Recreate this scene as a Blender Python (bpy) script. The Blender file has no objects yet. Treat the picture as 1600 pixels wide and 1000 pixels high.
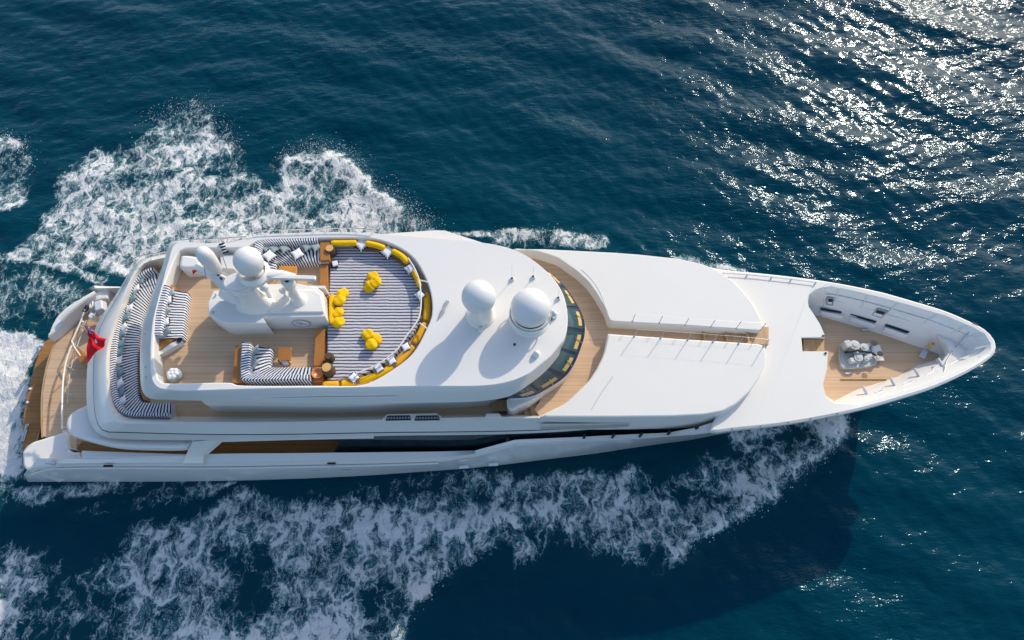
import bpy, bmesh, math, random
import numpy as np
from mathutils import Vector, Matrix
from mathutils.geometry import tessellate_polygon
random.seed(7); rng = np.random.default_rng(11)
SC = bpy.context.scene
# ------------------------------------------------------------------ camera
CAMF, TILT, CAMH = 1000.0, math.radians(27), 36.0
cd = bpy.data.cameras.new("drone_camera"); cam = bpy.data.objects.new("drone_camera", cd)
SC.collection.objects.link(cam); SC.camera = cam
cd.sensor_width = 36; cd.lens = 36 * CAMF / 1600; cd.clip_start = 0.5; cd.clip_end = 6000
cam.location = (0, 0, CAMH); cam.rotation_euler = (TILT, 0, 0)
# ------------------------------------------------------------------ sky + sun
SUN_EL, SUN_AZ = math.radians(31), math.radians(36)      # azimuth clockwise from +Y
sdir = Vector((math.sin(SUN_AZ) * math.cos(SUN_EL), math.cos(SUN_AZ) * math.cos(SUN_EL), math.sin(SUN_EL)))
w = bpy.data.worlds.new("World"); SC.world = w; w.use_nodes = True
wn = w.node_tree; bg = wn.nodes["Background"]
sky = wn.nodes.new("ShaderNodeTexSky"); sky.sky_type = 'NISHITA'; sky.sun_disc = False
sky.sun_elevation = SUN_EL; sky.sun_rotation = SUN_AZ; sky.ozone_density = 2.0; sky.dust_density = 1.3
wn.links.new(sky.outputs[0], bg.inputs[0]); bg.inputs[1].default_value = 0.15
sl = bpy.data.lights.new("sun", 'SUN'); so = bpy.data.objects.new("sun", sl); SC.collection.objects.link(so)
sl.energy = 2.1; sl.angle = math.radians(0.8); sl.color = (1.0, 0.90, 0.74)
so.rotation_euler = sdir.to_track_quat('Z', 'Y').to_euler(); so.location = (20, 40, 60)
vs = SC.view_settings; vs.view_transform = 'Standard'; vs.look = 'None'; vs.exposure = 0.55; vs.gamma = 1
# ------------------------------------------------------------------ geometry helpers
ct, st = math.cos(TILT), math.sin(TILT)
AX = 13.6                                                 # world y of the yacht's centreline
def ray(px, py):
    x = (px - 800) / CAMF; y = -(py - 500) / CAMF
    return x, st + y * ct, -ct + y * st
def W(px, py, z):
    """point of the photograph's plan, at its real height above the water"""
    dx, dy, dz = ray(px, py); s = (CAMH - z) / -dz
    return (dx * s, dy * s, z)
def mpp(px, py, z):
    return (CAMH - z) / -ray(px, py)[2] / CAMF
def T(pts, z=None):
    return [W(p[0], p[1], p[2] if len(p) > 2 else z) for p in pts]
def res(pts, n, closed=False, smooth=True):
    """resample a polyline (3D) to n points, Catmull-Rom, by arc length"""
    P = np.array(pts, float); m = len(P)
    if closed: Q = np.vstack([P[-1], P, P[0], P[1]]); segs = m
    else: Q = np.vstack([2 * P[0] - P[1], P, 2 * P[-1] - P[-2]]); segs = m - 1
    out = []
    for i in range(segs):
        p0, p1, p2, p3 = Q[i], Q[i + 1], Q[i + 2], Q[i + 3]
        for t in np.linspace(0, 1, 12, endpoint=False):
            if smooth:
                L1 = max(np.linalg.norm(p2 - p1), 1e-6)
                m1 = (p2 - p0) / max(np.linalg.norm(p2 - p1) + np.linalg.norm(p1 - p0), 1e-6) * L1
                m2 = (p3 - p1) / max(np.linalg.norm(p3 - p2) + np.linalg.norm(p2 - p1), 1e-6) * L1
                h = (2*t**3-3*t**2+1)*p1 + (t**3-2*t**2+t)*m1 + (-2*t**3+3*t**2)*p2 + (t**3-t**2)*m2
            else: h = p1 + (p2 - p1) * t
            out.append(h)
    out.append(P[0] if closed else P[-1]); out = np.array(out)
    d = np.r_[0, np.cumsum(np.linalg.norm(np.diff(out, axis=0), axis=1))]
    s = np.linspace(0, d[-1], n + 1 if closed else n)
    R = np.stack([np.interp(s, d, out[:, k]) for k in range(3)], 1)
    return R[:-1] if closed else R
def row(pts, z=None, n=60, closed=False, smooth=True):
    return res(T(pts, z), n, closed, smooth)
def rowc(pts, z, k=4, closed=True):
    """k samples per traced segment, so that rows with the same count of points stay in step"""
    P = np.array(T(pts, z)); m = len(P); out = []
    Q = np.vstack([P[-1], P, P[0], P[1]]) if closed else np.vstack([2*P[0]-P[1], P, 2*P[-1]-P[-2]])
    for i in range(m if closed else m - 1):
        p0, p1, p2, p3 = Q[i:i+4]; d0, d1, d2 = (max(np.linalg.norm(b-a), 1e-6) for a, b in ((p0, p1), (p1, p2), (p2, p3)))
        m1 = (p2-p0)/(d0+d1)*d1; m2 = (p3-p1)/(d1+d2)*d1
        for t in np.arange(k)/k: out.append((2*t**3-3*t**2+1)*p1+(t**3-2*t**2+t)*m1+(-2*t**3+3*t**2)*p2+(t**3-t**2)*m2)
    if not closed: out.append(P[-1])
    return np.array(out)
def mir(R):
    R = np.array(R).copy(); R[:, 1] = 2 * AX - R[:, 1]; return R
def inset(P, d):
    """move a closed 2D/3D loop inwards by d"""
    P = np.array(P, float); a = np.roll(P, 1, 0); b = np.roll(P, -1, 0); t = b - a
    nrm = np.stack([-t[:, 1], t[:, 0]], 1); nrm /= np.maximum(np.linalg.norm(nrm, axis=1, keepdims=True), 1e-9)
    area = 0.5 * np.sum(P[:, 0] * np.roll(P[:, 1], -1) - np.roll(P[:, 0], -1) * P[:, 1])
    Q = P.copy(); Q[:, :2] += nrm * d * (1 if area > 0 else -1); return Q
class MB:
    def __init__(s): s.v = []; s.f = []; s.uv = []; s.flat = set()
    def add(s, V, F, UV=None):
        o = len(s.v); s.v += [tuple(map(float, p)) for p in V]
        s.f += [tuple(i + o for i in f) for f in F]
        s.uv += list(UV) if UV is not None else [(0.0, 0.0)] * len(V)
        return s
    def loft(s, rows, cu=False, cv=False, capu=False, us=None):
        rows = [np.array(r) for r in rows]; n = len(rows[0]); m = len(rows)
        V = np.vstack(rows); F = []; UV = []
        mid = rows[m // 2]; u = np.r_[0, np.cumsum(np.linalg.norm(np.diff(mid, axis=0), axis=1))]
        vv = 0.0
        for j in range(m):
            if j: vv += float(np.mean(np.linalg.norm(rows[j] - rows[j-1], axis=1)))
            for i in range(n): UV.append((float(u[i]), vv))
        for j in range(m if cv else m - 1):
            for i in range(n if cu else n - 1):
                a = j*n+i; b = j*n+(i+1) % n; c = ((j+1) % m)*n+(i+1) % n; d = ((j+1) % m)*n+i
                F.append((a, b, c, d))
        if capu: F += [tuple(j*n for j in range(m)), tuple(j*n+n-1 for j in range(m))]
        return s.add(V, F, UV)
    def cap(s, loop, holes=()):
        """flat cap with holes, own vertices"""
        L = [[Vector(p) for p in loop]] + [[Vector(p) for p in h] for h in holes]
        V = [p for l in L for p in l]; F = tessellate_polygon(L)
        s.flat |= set(range(len(s.f), len(s.f) + len(F)))
        return s.add([tuple(p) for p in V], F, [(p[0], p[1]) for p in V])
    def prism(s, top, z0, round_=0.0, bottom=True):
        """solid from a closed top loop down to z0, upper edge rounded"""
        top = np.array(top, float); rows = []
        low = top.copy(); low[:, 2] = z0; rows.append(low)
        if round_ > 0:
            for a in (0, 30, 60, 90):
                a = math.radians(a); q = inset(top, round_ * (1 - math.cos(a))); q[:, 2] = top[:, 2] - round_ * (1 - math.sin(a)); rows.append(q)
        else: rows.append(top)
        s.loft(rows, cu=True); s.cap(rows[-1])
        if bottom: s.cap(low)
        return s
    def box(s, c, d, rz=0.0, taper=1.0, ry=0.0):
        x, y, z = d[0]/2, d[1]/2, d[2]/2; M = Matrix.Translation(c) @ Matrix.Rotation(rz, 4, 'Z') @ Matrix.Rotation(ry, 4, 'Y')
        V = [M @ Vector((sx*x*(taper if sz > 0 else 1), sy*y*(taper if sz > 0 else 1), sz*z)) for sz in (-1, 1) for sy in (-1, 1) for sx in (-1, 1)]
        return s.add(V, [(0,1,3,2),(4,6,7,5),(0,4,5,1),(2,3,7,6),(0,2,6,4),(1,5,7,3)], [(v.x, v.y) for v in V])
    def tube(s, pts, r, n=8, flat=1.0, cap=True):
        P = np.array(pts, float); rows = []
        for i in range(len(P)):
            t = P[min(i+1, len(P)-1)] - P[max(i-1, 0)]; t /= np.linalg.norm(t) + 1e-9
            up = np.array((0, 0, 1.0)) if abs(t[2]) < 0.95 else np.array((1.0, 0, 0))
            a = np.cross(t, up); a /= np.linalg.norm(a); b = np.cross(a, t)
            rr = r[i] if hasattr(r, '__len__') else r
            rows.append([P[i] + a*math.cos(k*2*math.pi/n)*rr + b*math.sin(k*2*math.pi/n)*rr*flat for k in range(n)])
        s.loft(rows, cu=True)
        if cap: s.add(rows[0], [tuple(range(n))]); s.add(rows[-1], [tuple(range(n))])
        return s
    def lathe(s, c, prof, n=28, tilt=None, sx=1.0, sy=1.0):
        rows = [[Vector((r*math.cos(k*2*math.pi/n)*sx, r*math.sin(k*2*math.pi/n)*sy, z)) for k in range(n)] for r, z in prof]
        M = Matrix.Translation(c) @ (tilt.to_matrix().to_4x4() if tilt else Matrix())
        return s.loft([[tuple(M @ p) for p in r] for r in rows], cu=True)
    def build(s, name, mat, parent=None, smooth=40, bevel=0.0, loc=None, **props):
        me = bpy.data.meshes.new(name); base = Vector(loc) if loc is not None else (ROOT.get(parent.name, Vector((0,0,0))) if parent else Vector((0,0,0)))
        me.from_pydata([tuple(Vector(v) - base) for v in s.v], [], s.f)
        for i in s.flat: me.polygons[i].material_index = 1
        ul = me.uv_layers.new(name="UVMap"); li = np.zeros(len(me.loops), np.int32); me.loops.foreach_get("vertex_index", li)
        uv = np.array(s.uv, np.float32)[li]; ul.data.foreach_set("uv", uv.ravel())
        bm = bmesh.new(); bm.from_mesh(me); bmesh.ops.remove_doubles(bm, verts=bm.verts, dist=1e-5) if not any(len(f.verts) < 3 for f in bm.faces) else None
        bmesh.ops.dissolve_degenerate(bm, dist=1e-5, edges=bm.edges)
        bmesh.ops.recalc_face_normals(bm, faces=bm.faces)
        for f in bm.faces: f.smooth = smooth > 0
        lim = math.radians(smooth)
        for e in bm.edges:
            if len(e.link_faces) == 2: e.smooth = e.calc_face_angle(0) < lim and (e.link_faces[0].material_index == e.link_faces[1].material_index)
        for f in bm.faces: f.material_index = 0
        bm.to_mesh(me); bm.free()
        me.materials.append(mat); o = bpy.data.objects.new(name, me); SC.collection.objects.link(o)
        if parent: o.parent = parent; ROOT[o.name] = base
        else: o.location = base; ROOT[o.name] = base
        if bevel:
            b = o.modifiers.new("bevel", 'BEVEL'); b.width = bevel; b.segments = 3; b.limit_method = 'ANGLE'; b.angle_limit = math.radians(50); b.harden_normals = True
        for k, v in props.items(): o[k] = v
        return o
ROOT = {}
def empty(name, loc, label, category, group=None):
    o = bpy.data.objects.new(name, None); SC.collection.objects.link(o); o.location = loc; o.empty_display_size = 0.3
    ROOT[o.name] = Vector(loc); o["label"] = label; o["category"] = category
    if group: o["group"] = group
    return o
def dup(root, loc, rotz, label, group=None):
    r = root.copy(); SC.collection.objects.link(r); r.location = loc; r.rotation_euler = (root.rotation_euler[0], root.rotation_euler[1], rotz); r["label"] = label
    if group: r["group"] = group
    for ch in list(root.children):
        c = ch.copy(); SC.collection.objects.link(c); c.parent = r
        for g in ch.children: d = g.copy(); SC.collection.objects.link(d); d.parent = c
    return r
# ------------------------------------------------------------------ materials
def mat(name, col, rough=0.5, metal=0.0, spec=0.5, vary=0.0, vscale=2.0, bump=0.0, bscale=30.0, coat=0.0):
    m = bpy.data.materials.new(name); m.use_nodes = True; nt = m.node_tree; b = nt.nodes["Principled BSDF"]
    b.inputs["Base Color"].default_value = (*col, 1); b.inputs["Roughness"].default_value = rough
    b.inputs["Metallic"].default_value = metal; b.inputs["Specular IOR Level"].default_value = spec
    b.inputs["Coat Weight"].default_value = coat; b.inputs["Coat Roughness"].default_value = 0.08
    tc = nt.nodes.new("ShaderNodeTexCoord")
    if vary:
        n = nt.nodes.new("ShaderNodeTexNoise"); n.inputs["Scale"].default_value = vscale; n.inputs["Detail"].default_value = 6
        nt.links.new(tc.outputs["Object"], n.inputs["Vector"])
        mx = nt.nodes.new("ShaderNodeMix"); mx.data_type = 'RGBA'
        mx.inputs[6].default_value = (*[c*(1-vary) for c in col], 1); mx.inputs[7].default_value = (*[min(1, c*(1+vary*0.7)) for c in col], 1)
        nt.links.new(n.outputs[0], mx.inputs[0]); nt.links.new(mx.outputs[2], b.inputs["Base Color"])
    if bump:
        n2 = nt.nodes.new("ShaderNodeTexNoise"); n2.inputs["Scale"].default_value = bscale; n2.inputs["Detail"].default_value = 5
        bp = nt.nodes.new("ShaderNodeBump"); bp.inputs["Strength"].default_value = bump; bp.inputs["Distance"].default_value = 0.02
        nt.links.new(tc.outputs["Object"], n2.inputs["Vector"]); nt.links.new(n2.outputs[0], bp.inputs["Height"]); nt.links.new(bp.outputs[0], b.inputs["Normal"])
    return m
def math_node(nt, op, a, b=None, c=None, clamp=False):
    n = nt.nodes.new("ShaderNodeMath"); n.operation = op; n.use_clamp = clamp
    for i, x in enumerate((a, b, c)):
        if x is None: continue
        if isinstance(x, (int, float)): n.inputs[i].default_value = x
        else: nt.links.new(x, n.inputs[i])
    return n.outputs[0]
def maprange(nt, v, a, b, c=0.0, d=1.0, smooth=True):
    n = nt.nodes.new("ShaderNodeMapRange"); n.interpolation_type = 'SMOOTHSTEP' if smooth else 'LINEAR'
    for i, x in enumerate((v, a, b, c, d)):
        if isinstance(x, (int, float)): n.inputs[i].default_value = x
        else: nt.links.new(x, n.inputs[i])
    return n.outputs[0]
def noise(nt, vec, scale, detail=4, rough=0.55, dist=0.0):
    n = nt.nodes.new("ShaderNodeTexNoise"); n.inputs["Scale"].default_value = scale; n.inputs["Detail"].default_value = detail
    n.inputs["Roughness"].default_value = rough; n.inputs["Distortion"].default_value = dist
    nt.links.new(vec, n.inputs["Vector"]); return n.outputs[0]
def mapping(nt, vec, scale=(1,1,1), rot=(0,0,0), loc=(0,0,0)):
    n = nt.nodes.new("ShaderNodeMapping"); n.inputs["Scale"].default_value = scale; n.inputs["Rotation"].default_value = rot; n.inputs["Location"].default_value = loc
    nt.links.new(vec, n.inputs["Vector"]); return n.outputs[0]
def mixc(nt, fac, a, b):
    n = nt.nodes.new("ShaderNodeMix"); n.data_type = 'RGBA'
    for i, x in ((0, fac), (6, a), (7, b)):
        if isinstance(x, (int, float)): n.inputs[i].default_value = x
        elif isinstance(x, tuple): n.inputs[i].default_value = (*x, 1)
        else: nt.links.new(x, n.inputs[i])
    return n.outputs[2]
def teak(name, light, dark, axis='Y', pitch=0.075):
    m = bpy.data.materials.new(name); m.use_nodes = True; nt = m.node_tree; b = nt.nodes["Principled BSDF"]
    tc = nt.nodes.new("ShaderNodeTexCoord"); sp = nt.nodes.new("ShaderNodeSeparateXYZ"); nt.links.new(tc.outputs["Object"], sp.inputs[0])
    y = sp.outputs[axis]; q = math_node(nt, 'DIVIDE', y, pitch); fr = math_node(nt, 'FRACT', q); fl = math_node(nt, 'FLOOR', q)
    wn_ = nt.nodes.new("ShaderNodeTexWhiteNoise"); wn_.noise_dimensions = '1D'; nt.links.new(fl, wn_.inputs["W"])
    seam = math_node(nt, 'LESS_THAN', fr, 0.1)
    big = noise(nt, mapping(nt, tc.outputs["Object"], (0.35, 1.2, 1)), 1.3, 5)
    grain = noise(nt, mapping(nt, tc.outputs["Object"], (2, 30, 1) if axis == 'Y' else (30, 2, 1)), 2.0, 4)
    f = math_node(nt, 'ADD', math_node(nt, 'MULTIPLY', wn_.outputs[0], 0.35), math_node(nt, 'ADD', math_node(nt, 'MULTIPLY', big, 0.5), math_node(nt, 'MULTIPLY', grain, 0.25)))
    c = mixc(nt, maprange(nt, f, 0.25, 0.85), dark, light)
    c2 = mixc(nt, math_node(nt, 'MULTIPLY', seam, 0.28), c, tuple(x*0.35 for x in dark))
    nt.links.new(c2, b.inputs["Base Color"]); b.inputs["Roughness"].default_value = 0.62; b.inputs["Specular IOR Level"].default_value = 0.3
    return m
def stripes(name, pitch, duty, dark, light, src='UV', axis='X', wob=0.012):
    m = bpy.data.materials.new(name); m.use_nodes = True; nt = m.node_tree; b = nt.nodes["Principled BSDF"]
    tc = nt.nodes.new("ShaderNodeTexCoord"); sp = nt.nodes.new("ShaderNodeSeparateXYZ"); nt.links.new(tc.outputs[src], sp.inputs[0])
    wv = noise(nt, tc.outputs["Object"], 2.2, 3); v = math_node(nt, 'ADD', sp.outputs[axis], math_node(nt, 'MULTIPLY', wv, wob * 6))
    fr = math_node(nt, 'FRACT', math_node(nt, 'DIVIDE', v, pitch))
    tri = math_node(nt, 'ABSOLUTE', math_node(nt, 'SUBTRACT', fr, 0.5))
    k = maprange(nt, tri, duty/2 - 0.03, duty/2 + 0.03)
    c = mixc(nt, k, dark, light); nt.links.new(c, b.inputs["Base Color"]); b.inputs["Roughness"].default_value = 0.9; b.inputs["Specular IOR Level"].default_value = 0.15
    bp = nt.nodes.new("ShaderNodeBump"); bp.inputs["Strength"].default_value = 0.5; bp.inputs["Distance"].default_value = 0.03
    nt.links.new(noise(nt, tc.outputs["Object"], 5.0, 4), bp.inputs["Height"]); nt.links.new(bp.outputs[0], b.inputs["Normal"])
    return m
WHITE = mat("gelcoat_white", (0.79, 0.755, 0.69), 0.28, vary=0.025, vscale=0.7, coat=0.3)
DECKW = mat("nonslip_white", (0.77, 0.735, 0.665), 0.6, vary=0.03, vscale=0.9, bump=0.25, bscale=60)
HULLW = mat("hull_white", (0.76, 0.75, 0.72), 0.18, vary=0.02, vscale=0.6, coat=0.5)
TEAK = teak("teak_bleached", (0.70, 0.475, 0.295), (0.56, 0.37, 0.215))
TEAKX = teak("teak_steps", (0.60, 0.40, 0.22), (0.46, 0.29, 0.15), axis='X')
TEAKD = teak("teak_dark", (0.40, 0.20, 0.065), (0.28, 0.13, 0.04))  # darker, redder brown than the other teak
VARN = mat("varnished_teak", (0.42, 0.17, 0.03), 0.3, vary=0.25, vscale=3, coat=0.3)
STR_S = stripes("striped_sofa_fabric", 0.135, 0.46, (0.02, 0.025, 0.06), (0.80, 0.80, 0.80))
STR_P = stripes("striped_sunpad_fabric", 0.165, 0.40, (0.07, 0.075, 0.13), (0.62, 0.60, 0.60), src='Object', axis='Y', wob=0.012)
YEL = mat("yellow_canvas", (0.86, 0.50, 0.005), 0.85, spec=0.2, vary=0.1, vscale=4, bump=0.4, bscale=8)
YELO = mat("amber_canvas", (0.84, 0.42, 0.02), 0.85, spec=0.2, vary=0.12, vscale=4, bump=0.4, bscale=8)
PILW = mat("white_cotton", (0.80, 0.79, 0.82), 0.9, spec=0.2, bump=0.4, bscale=9)
PILG = mat("sage_cotton", (0.36, 0.42, 0.40), 0.9, spec=0.2, vary=0.15, vscale=7, bump=0.4, bscale=9)
PILT = mat("teal_cotton", (0.20, 0.32, 0.36), 0.9, spec=0.2, vary=0.2, vscale=7, bump=0.4, bscale=9)
TASS = mat("black_tassel", (0.012, 0.012, 0.016), 0.9)
GLASS = mat("tinted_glass", (0.018, 0.038, 0.050), 0.08, spec=0.35, vary=0.9, vscale=2.2)
PANE = mat("bridge_glass", (0.025, 0.075, 0.085), 0.05, spec=0.45)
NAVY = mat("navy_frame", (0.006, 0.020, 0.060), 0.3)
GALV = mat("galvanised_steel", (0.55, 0.57, 0.53), 0.4, vary=0.35, vscale=9)
TAN = mat("tan_dashboard", (0.62, 0.38, 0.12), 0.6)
STEEL = mat("polished_steel", (0.72, 0.72, 0.70), 0.22, metal=1.0)
CREAMR = mat("cream_rail", (0.78, 0.74, 0.66), 0.3)
GREY = mat("grey_paint", (0.36, 0.39, 0.42), 0.5, vary=0.1)
LGREY = mat("light_grey_paint", (0.60, 0.62, 0.64), 0.45, vary=0.05)
DARK = mat("black_rubber", (0.012, 0.012, 0.014), 0.6)
WICK = mat("brown_wicker", (0.11, 0.065, 0.035), 0.8, vary=0.4, vscale=30, bump=0.8, bscale=60)
BRASS = mat("golden_wood_top", (0.72, 0.42, 0.14), 0.35, vary=0.15, vscale=4)
COPPER = mat("orange_glazed", (0.75, 0.27, 0.08), 0.2, coat=0.6)
RED = mat("red_bunting", (0.72, 0.012, 0.02), 0.8, spec=0.2, bump=0.2, bscale=10)
FBLUE = mat("blue_bunting", (0.01, 0.02, 0.13), 0.8); FWHT = mat("white_bunting", (0.8, 0.8, 0.8), 0.8)
DOME = mat("radome_white", (0.76, 0.745, 0.70), 0.42, vary=0.015, vscale=1.5)
# =================================================================== WATER
def axis_pts(a, b, step, far, k=1.16):
    core = list(np.arange(a, b + 1e-6, step)); lo = []; hi = []; s = step; x = a
    while x > -far: s *= k; x -= s; lo.append(x)
    s = step; x = b
    while x < far: s *= k; x += s; hi.append(x)
    return np.array(lo[::-1] + core + hi)
gx = axis_pts(-47, 47, 0.11, 3000); gy = axis_pts(-3, 51, 0.11, 3000)
X, Y = np.meshgrid(gx, gy); sh = X.shape
fade = 1 / (1 + (np.maximum(0, np.maximum(np.abs(X) - 60, np.abs(Y - 22) - 45)) / 40)**2)
Z = np.zeros(sh)
base_dir = math.radians(77)
for i in range(70):
    lam = 0.75 * (9.0 / 0.75) ** rng.random(); th = base_dir + rng.normal(0, 0.85 if lam < 2.5 else 0.42); k = 2 * math.pi / lam
    amp = 0.0031 * lam ** 0.97 * (0.6 + 0.8 * rng.random()) * (1.3 if lam > 3.5 else 1.0); ph = rng.random() * 6.283
    A = k * (X * math.cos(th) + Y * math.sin(th)) + ph + 0.8*np.sin(0.11*X*math.sin(th*3+i)+0.13*Y*math.cos(i)+i)
    Z += amp * (np.sin(A) + 0.25 * np.cos(2 * A))
Z *= fade
def pdist(poly, closed=True):
    """signed distance (positive inside) to a world polygon, or distance to an open polyline"""
    P = np.array(poly)[:, :2]; n = len(P); d = np.full(sh, 1e9); ins = np.zeros(sh, bool); par = np.zeros(sh); acc = 0
    L = np.linalg.norm(np.diff(P, axis=0), axis=1).sum() if not closed else 1
    for i in range(n if closed else n - 1):
        a = P[i]; b = P[(i+1) % n]; e = b - a; l2 = e @ e + 1e-12
        t = np.clip(((X-a[0])*e[0] + (Y-a[1])*e[1]) / l2, 0, 1)
        q = np.hypot(X - a[0] - t*e[0], Y - a[1] - t*e[1]); m = q < d; d[m] = q[m]
        if closed:
            c = ((a[1] > Y) != (b[1] > Y)) & (X < (b[0]-a[0]) * (Y-a[1]) / (b[1]-a[1] + 1e-12) + a[0]); ins ^= c
        else: par[m] = ((acc + t * math.sqrt(l2)) / L)[m]; acc += math.sqrt(l2)
    return np.where(ins, d, -d) if closed else (d, par)
def vnoise(scale, seed, ang=0.0, st_=1.0):
    """smooth value noise on the water grid"""
    r = np.random.default_rng(seed); G = r.random((257, 257)); c, s_ = math.cos(ang), math.sin(ang)
    u = ((X*c + Y*s_) / (scale*st_)) % 256; v = ((-X*s_ + Y*c) / scale) % 256
    i = np.floor(u).astype(int); j = np.floor(v).astype(int); fu = u-i; fv = v-j; fu = fu*fu*(3-2*fu); fv = fv*fv*(3-2*fv)
    return (G[i, j]*(1-fu)+G[i+1, j]*fu)*(1-fv) + (G[i, j+1]*(1-fu)+G[i+1, j+1]*fu)*fv
def fbm(scale, seed, oct_=4, ang=0.0, st_=1.0):
    s_ = 0; a = 1; t = 0
    for o in range(oct_): s_ = s_ + a*vnoise(scale/2**o, seed+o, ang, st_); t += a; a *= 0.55
    return s_/t
foam = np.zeros(sh); teal = np.zeros(sh)
def sstep(x, a, b):
    t = np.clip((x-a)/(b-a), 0, 1); return t*t*(3-2*t)
wob = (fbm(2.2, 40, 5) - 0.5) * 3.4
def area(px, inten, feather=1.0, tl=0.6, wobk=1.0, holes=()):
    global foam, teal
    d = pdist([W(a, b, 0) for a, b in px]) + wob*wobk
    m = sstep(d, -feather*0.4, feather)
    foam = np.maximum(foam, m*inten); teal = np.maximum(teal, sstep(d, -feather*2, feather*1.2)*tl)
def stroke(px, r0, r1, i0, i1, tl=0.4, wobk=0.35, ridge=0.0):
    global foam, teal, Z
    d, t = pdist(res([W(a, b, 0) for a, b in px], 24), False); r = r0 + (r1-r0)*t; inten = i0 + (i1-i0)*t
    dd = np.maximum(d + wob*wobk, 0)
    foam = np.maximum(foam, inten*(1-sstep(dd, r*0.35, r*1.25))); teal = np.maximum(teal, tl*(1-sstep(dd, r, r*2.4)))
    if ridge: Z = Z + ridge*np.exp(-(d/(r*0.8))**2) * (0.6+0.8*fbm(1.3, 77, 3))
# --- wake, traced from the photograph on the z = 0 plane
area([(1330,648),(1290,700),(1235,745),(1185,785),(1120,822),(1060,862),(985,885),(900,890),(830,885),(800,868),(740,872),(690,885),(655,925),(625,965),(600,1010),(560,1080),(-80,1080),(-80,850),(0,845),(60,835),(110,865),(170,880),(210,820),(260,800),(330,790),(370,765),(440,770),(520,765),(600,765),(640,748),(700,765),(780,762),(850,765),(930,748),(1000,735),(1050,715),(1110,702),(1180,690),(1250,665)], 0.60, 1.0, tl=0.75, wobk=0.8)
area([(1320,650),(1290,695),(1230,740),(1180,775),(1120,800),(1090,770),(1130,725),(1200,695),(1270,665)], 0.84, 0.8, tl=0.5)
stroke([(1300,665),(1230,735),(1160,790),(1060,845)], 0.9, 0.6, 0.85, 0.75, ridge=0.35)
stroke([(860,800),(760,815),(640,825),(520,820),(420,830)], 0.8, 1.5, 0.80, 0.74, ridge=0.2)
stroke([(700,885),(640,925),(600,990)], 0.6, 1.0, 0.78, 0.84, ridge=0.2)
stroke([(600,990),(520,985),(440,1010),(300,1000)], 1.2, 1.5, 0.86, 0.75)
stroke([(0,960),(100,930),(200,900),(300,850)], 1.6, 1.2, 0.74, 0.72)
area([(-90,506),(20,512),(60,518),(84,530),(60,580),(44,640),(38,750),(10,750),(-90,764)], 1.06, 0.7, tl=1.0, wobk=0.25)
area([(-80,395),(0,392),(45,360),(85,310),(90,255),(150,228),(228,215),(232,185),(300,166),(332,176),(365,235),(395,262),(450,290),(560,330),(640,345),(690,385),(550,400),(400,400),(280,400),(200,440),(160,440),(100,405),(30,410),(-80,440)], 0.70, 0.8, tl=0.55, wobk=0.8)
area([(235,185),(300,166),(335,180),(362,232),(330,250),(240,240)], 0.74, 0.5, tl=0.6, wobk=0.4)
stroke([(150,250),(210,265),(290,270),(380,310)], 1.2, 1.0, 0.84, 0.78)
stroke([(120,335),(220,350),(330,375),(430,380)], 1.1, 0.8, 0.80, 0.74)
stroke([(60,395),(130,400),(200,415)], 1.0, 0.8, 0.8, 0.8)
area([(448,242),(500,232),(545,245),(565,288),(620,322),(676,366),(590,378),(500,345),(440,300),(425,262)], 0.82, 0.7, tl=0.7, wobk=0.6)
stroke([(455,255),(510,250),(550,268),(575,300),(625,330),(668,365)], 1.0, 0.7, 0.92, 0.88, wobk=0.7, ridge=0.22)
area([(-80,200),(5,212),(35,222),(48,262),(30,320),(-20,345),(-80,340)], 0.66, 0.7, tl=0.5)
stroke([(-20,225),(18,222),(34,250)], 0.5, 0.5, 0.85, 0.8)
stroke([(680,362),(760,366),(860,366),(940,378)], 0.35, 0.35, 0.70, 0.62, tl=0.6)
stroke([(780,380),(870,372),(925,380)], 0.8, 0.6, 0.74, 0.68)
stroke([(1060,405),(1130,420),(1165,428)], 0.6, 0.35, 0.8, 0.7)
area([(-80,405),(60,410),(150,440),(150,480),(90,508),(-80,512)], 0.42, 1.2, tl=1.0, wobk=0.5)
stroke([(20,405),(100,418),(160,440)], 0.2, 0.4, 0.85, 0.85, wobk=0.1)
stroke([(0,768),(60,772),(160,765),(300,760)], 0.6, 0.4, 0.62, 0.5, tl=1.0)
stroke([(120,800),(220,785),(330,765)], 0.5, 0.4, 0.52, 0.5, tl=0.6)
stroke([(295,768),(312,752),(330,762),(366,752)], 0.4, 0.2, 0.6, 0.6, wobk=0.15)
stroke([(700,752),(780,762),(860,764),(930,750)], 0.8, 0.9, 0.45, 0.5, tl=1.0)
stroke([(1160,690),(1240,660),(1310,640)], 0.7, 0.5, 0.8, 0.85, tl=0.8)
foam = foam + 0.16*(fbm(1.1, 900, 4, math.radians(60), 1.8)-0.45)*(foam > 0.3)
for hx, hy, hr in ((395,905,1.3),(365,960,1.3),(120,880,.7),(235,935,.7),(590,950,1.2),(860,850,1.1)):
    q_ = W(hx, hy, 0); foam = foam*(1-.6*(1-sstep(np.hypot(X-q_[0], (Y-q_[1])*1.1)+wob*1.5, hr*.3, hr*1.5)))
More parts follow.
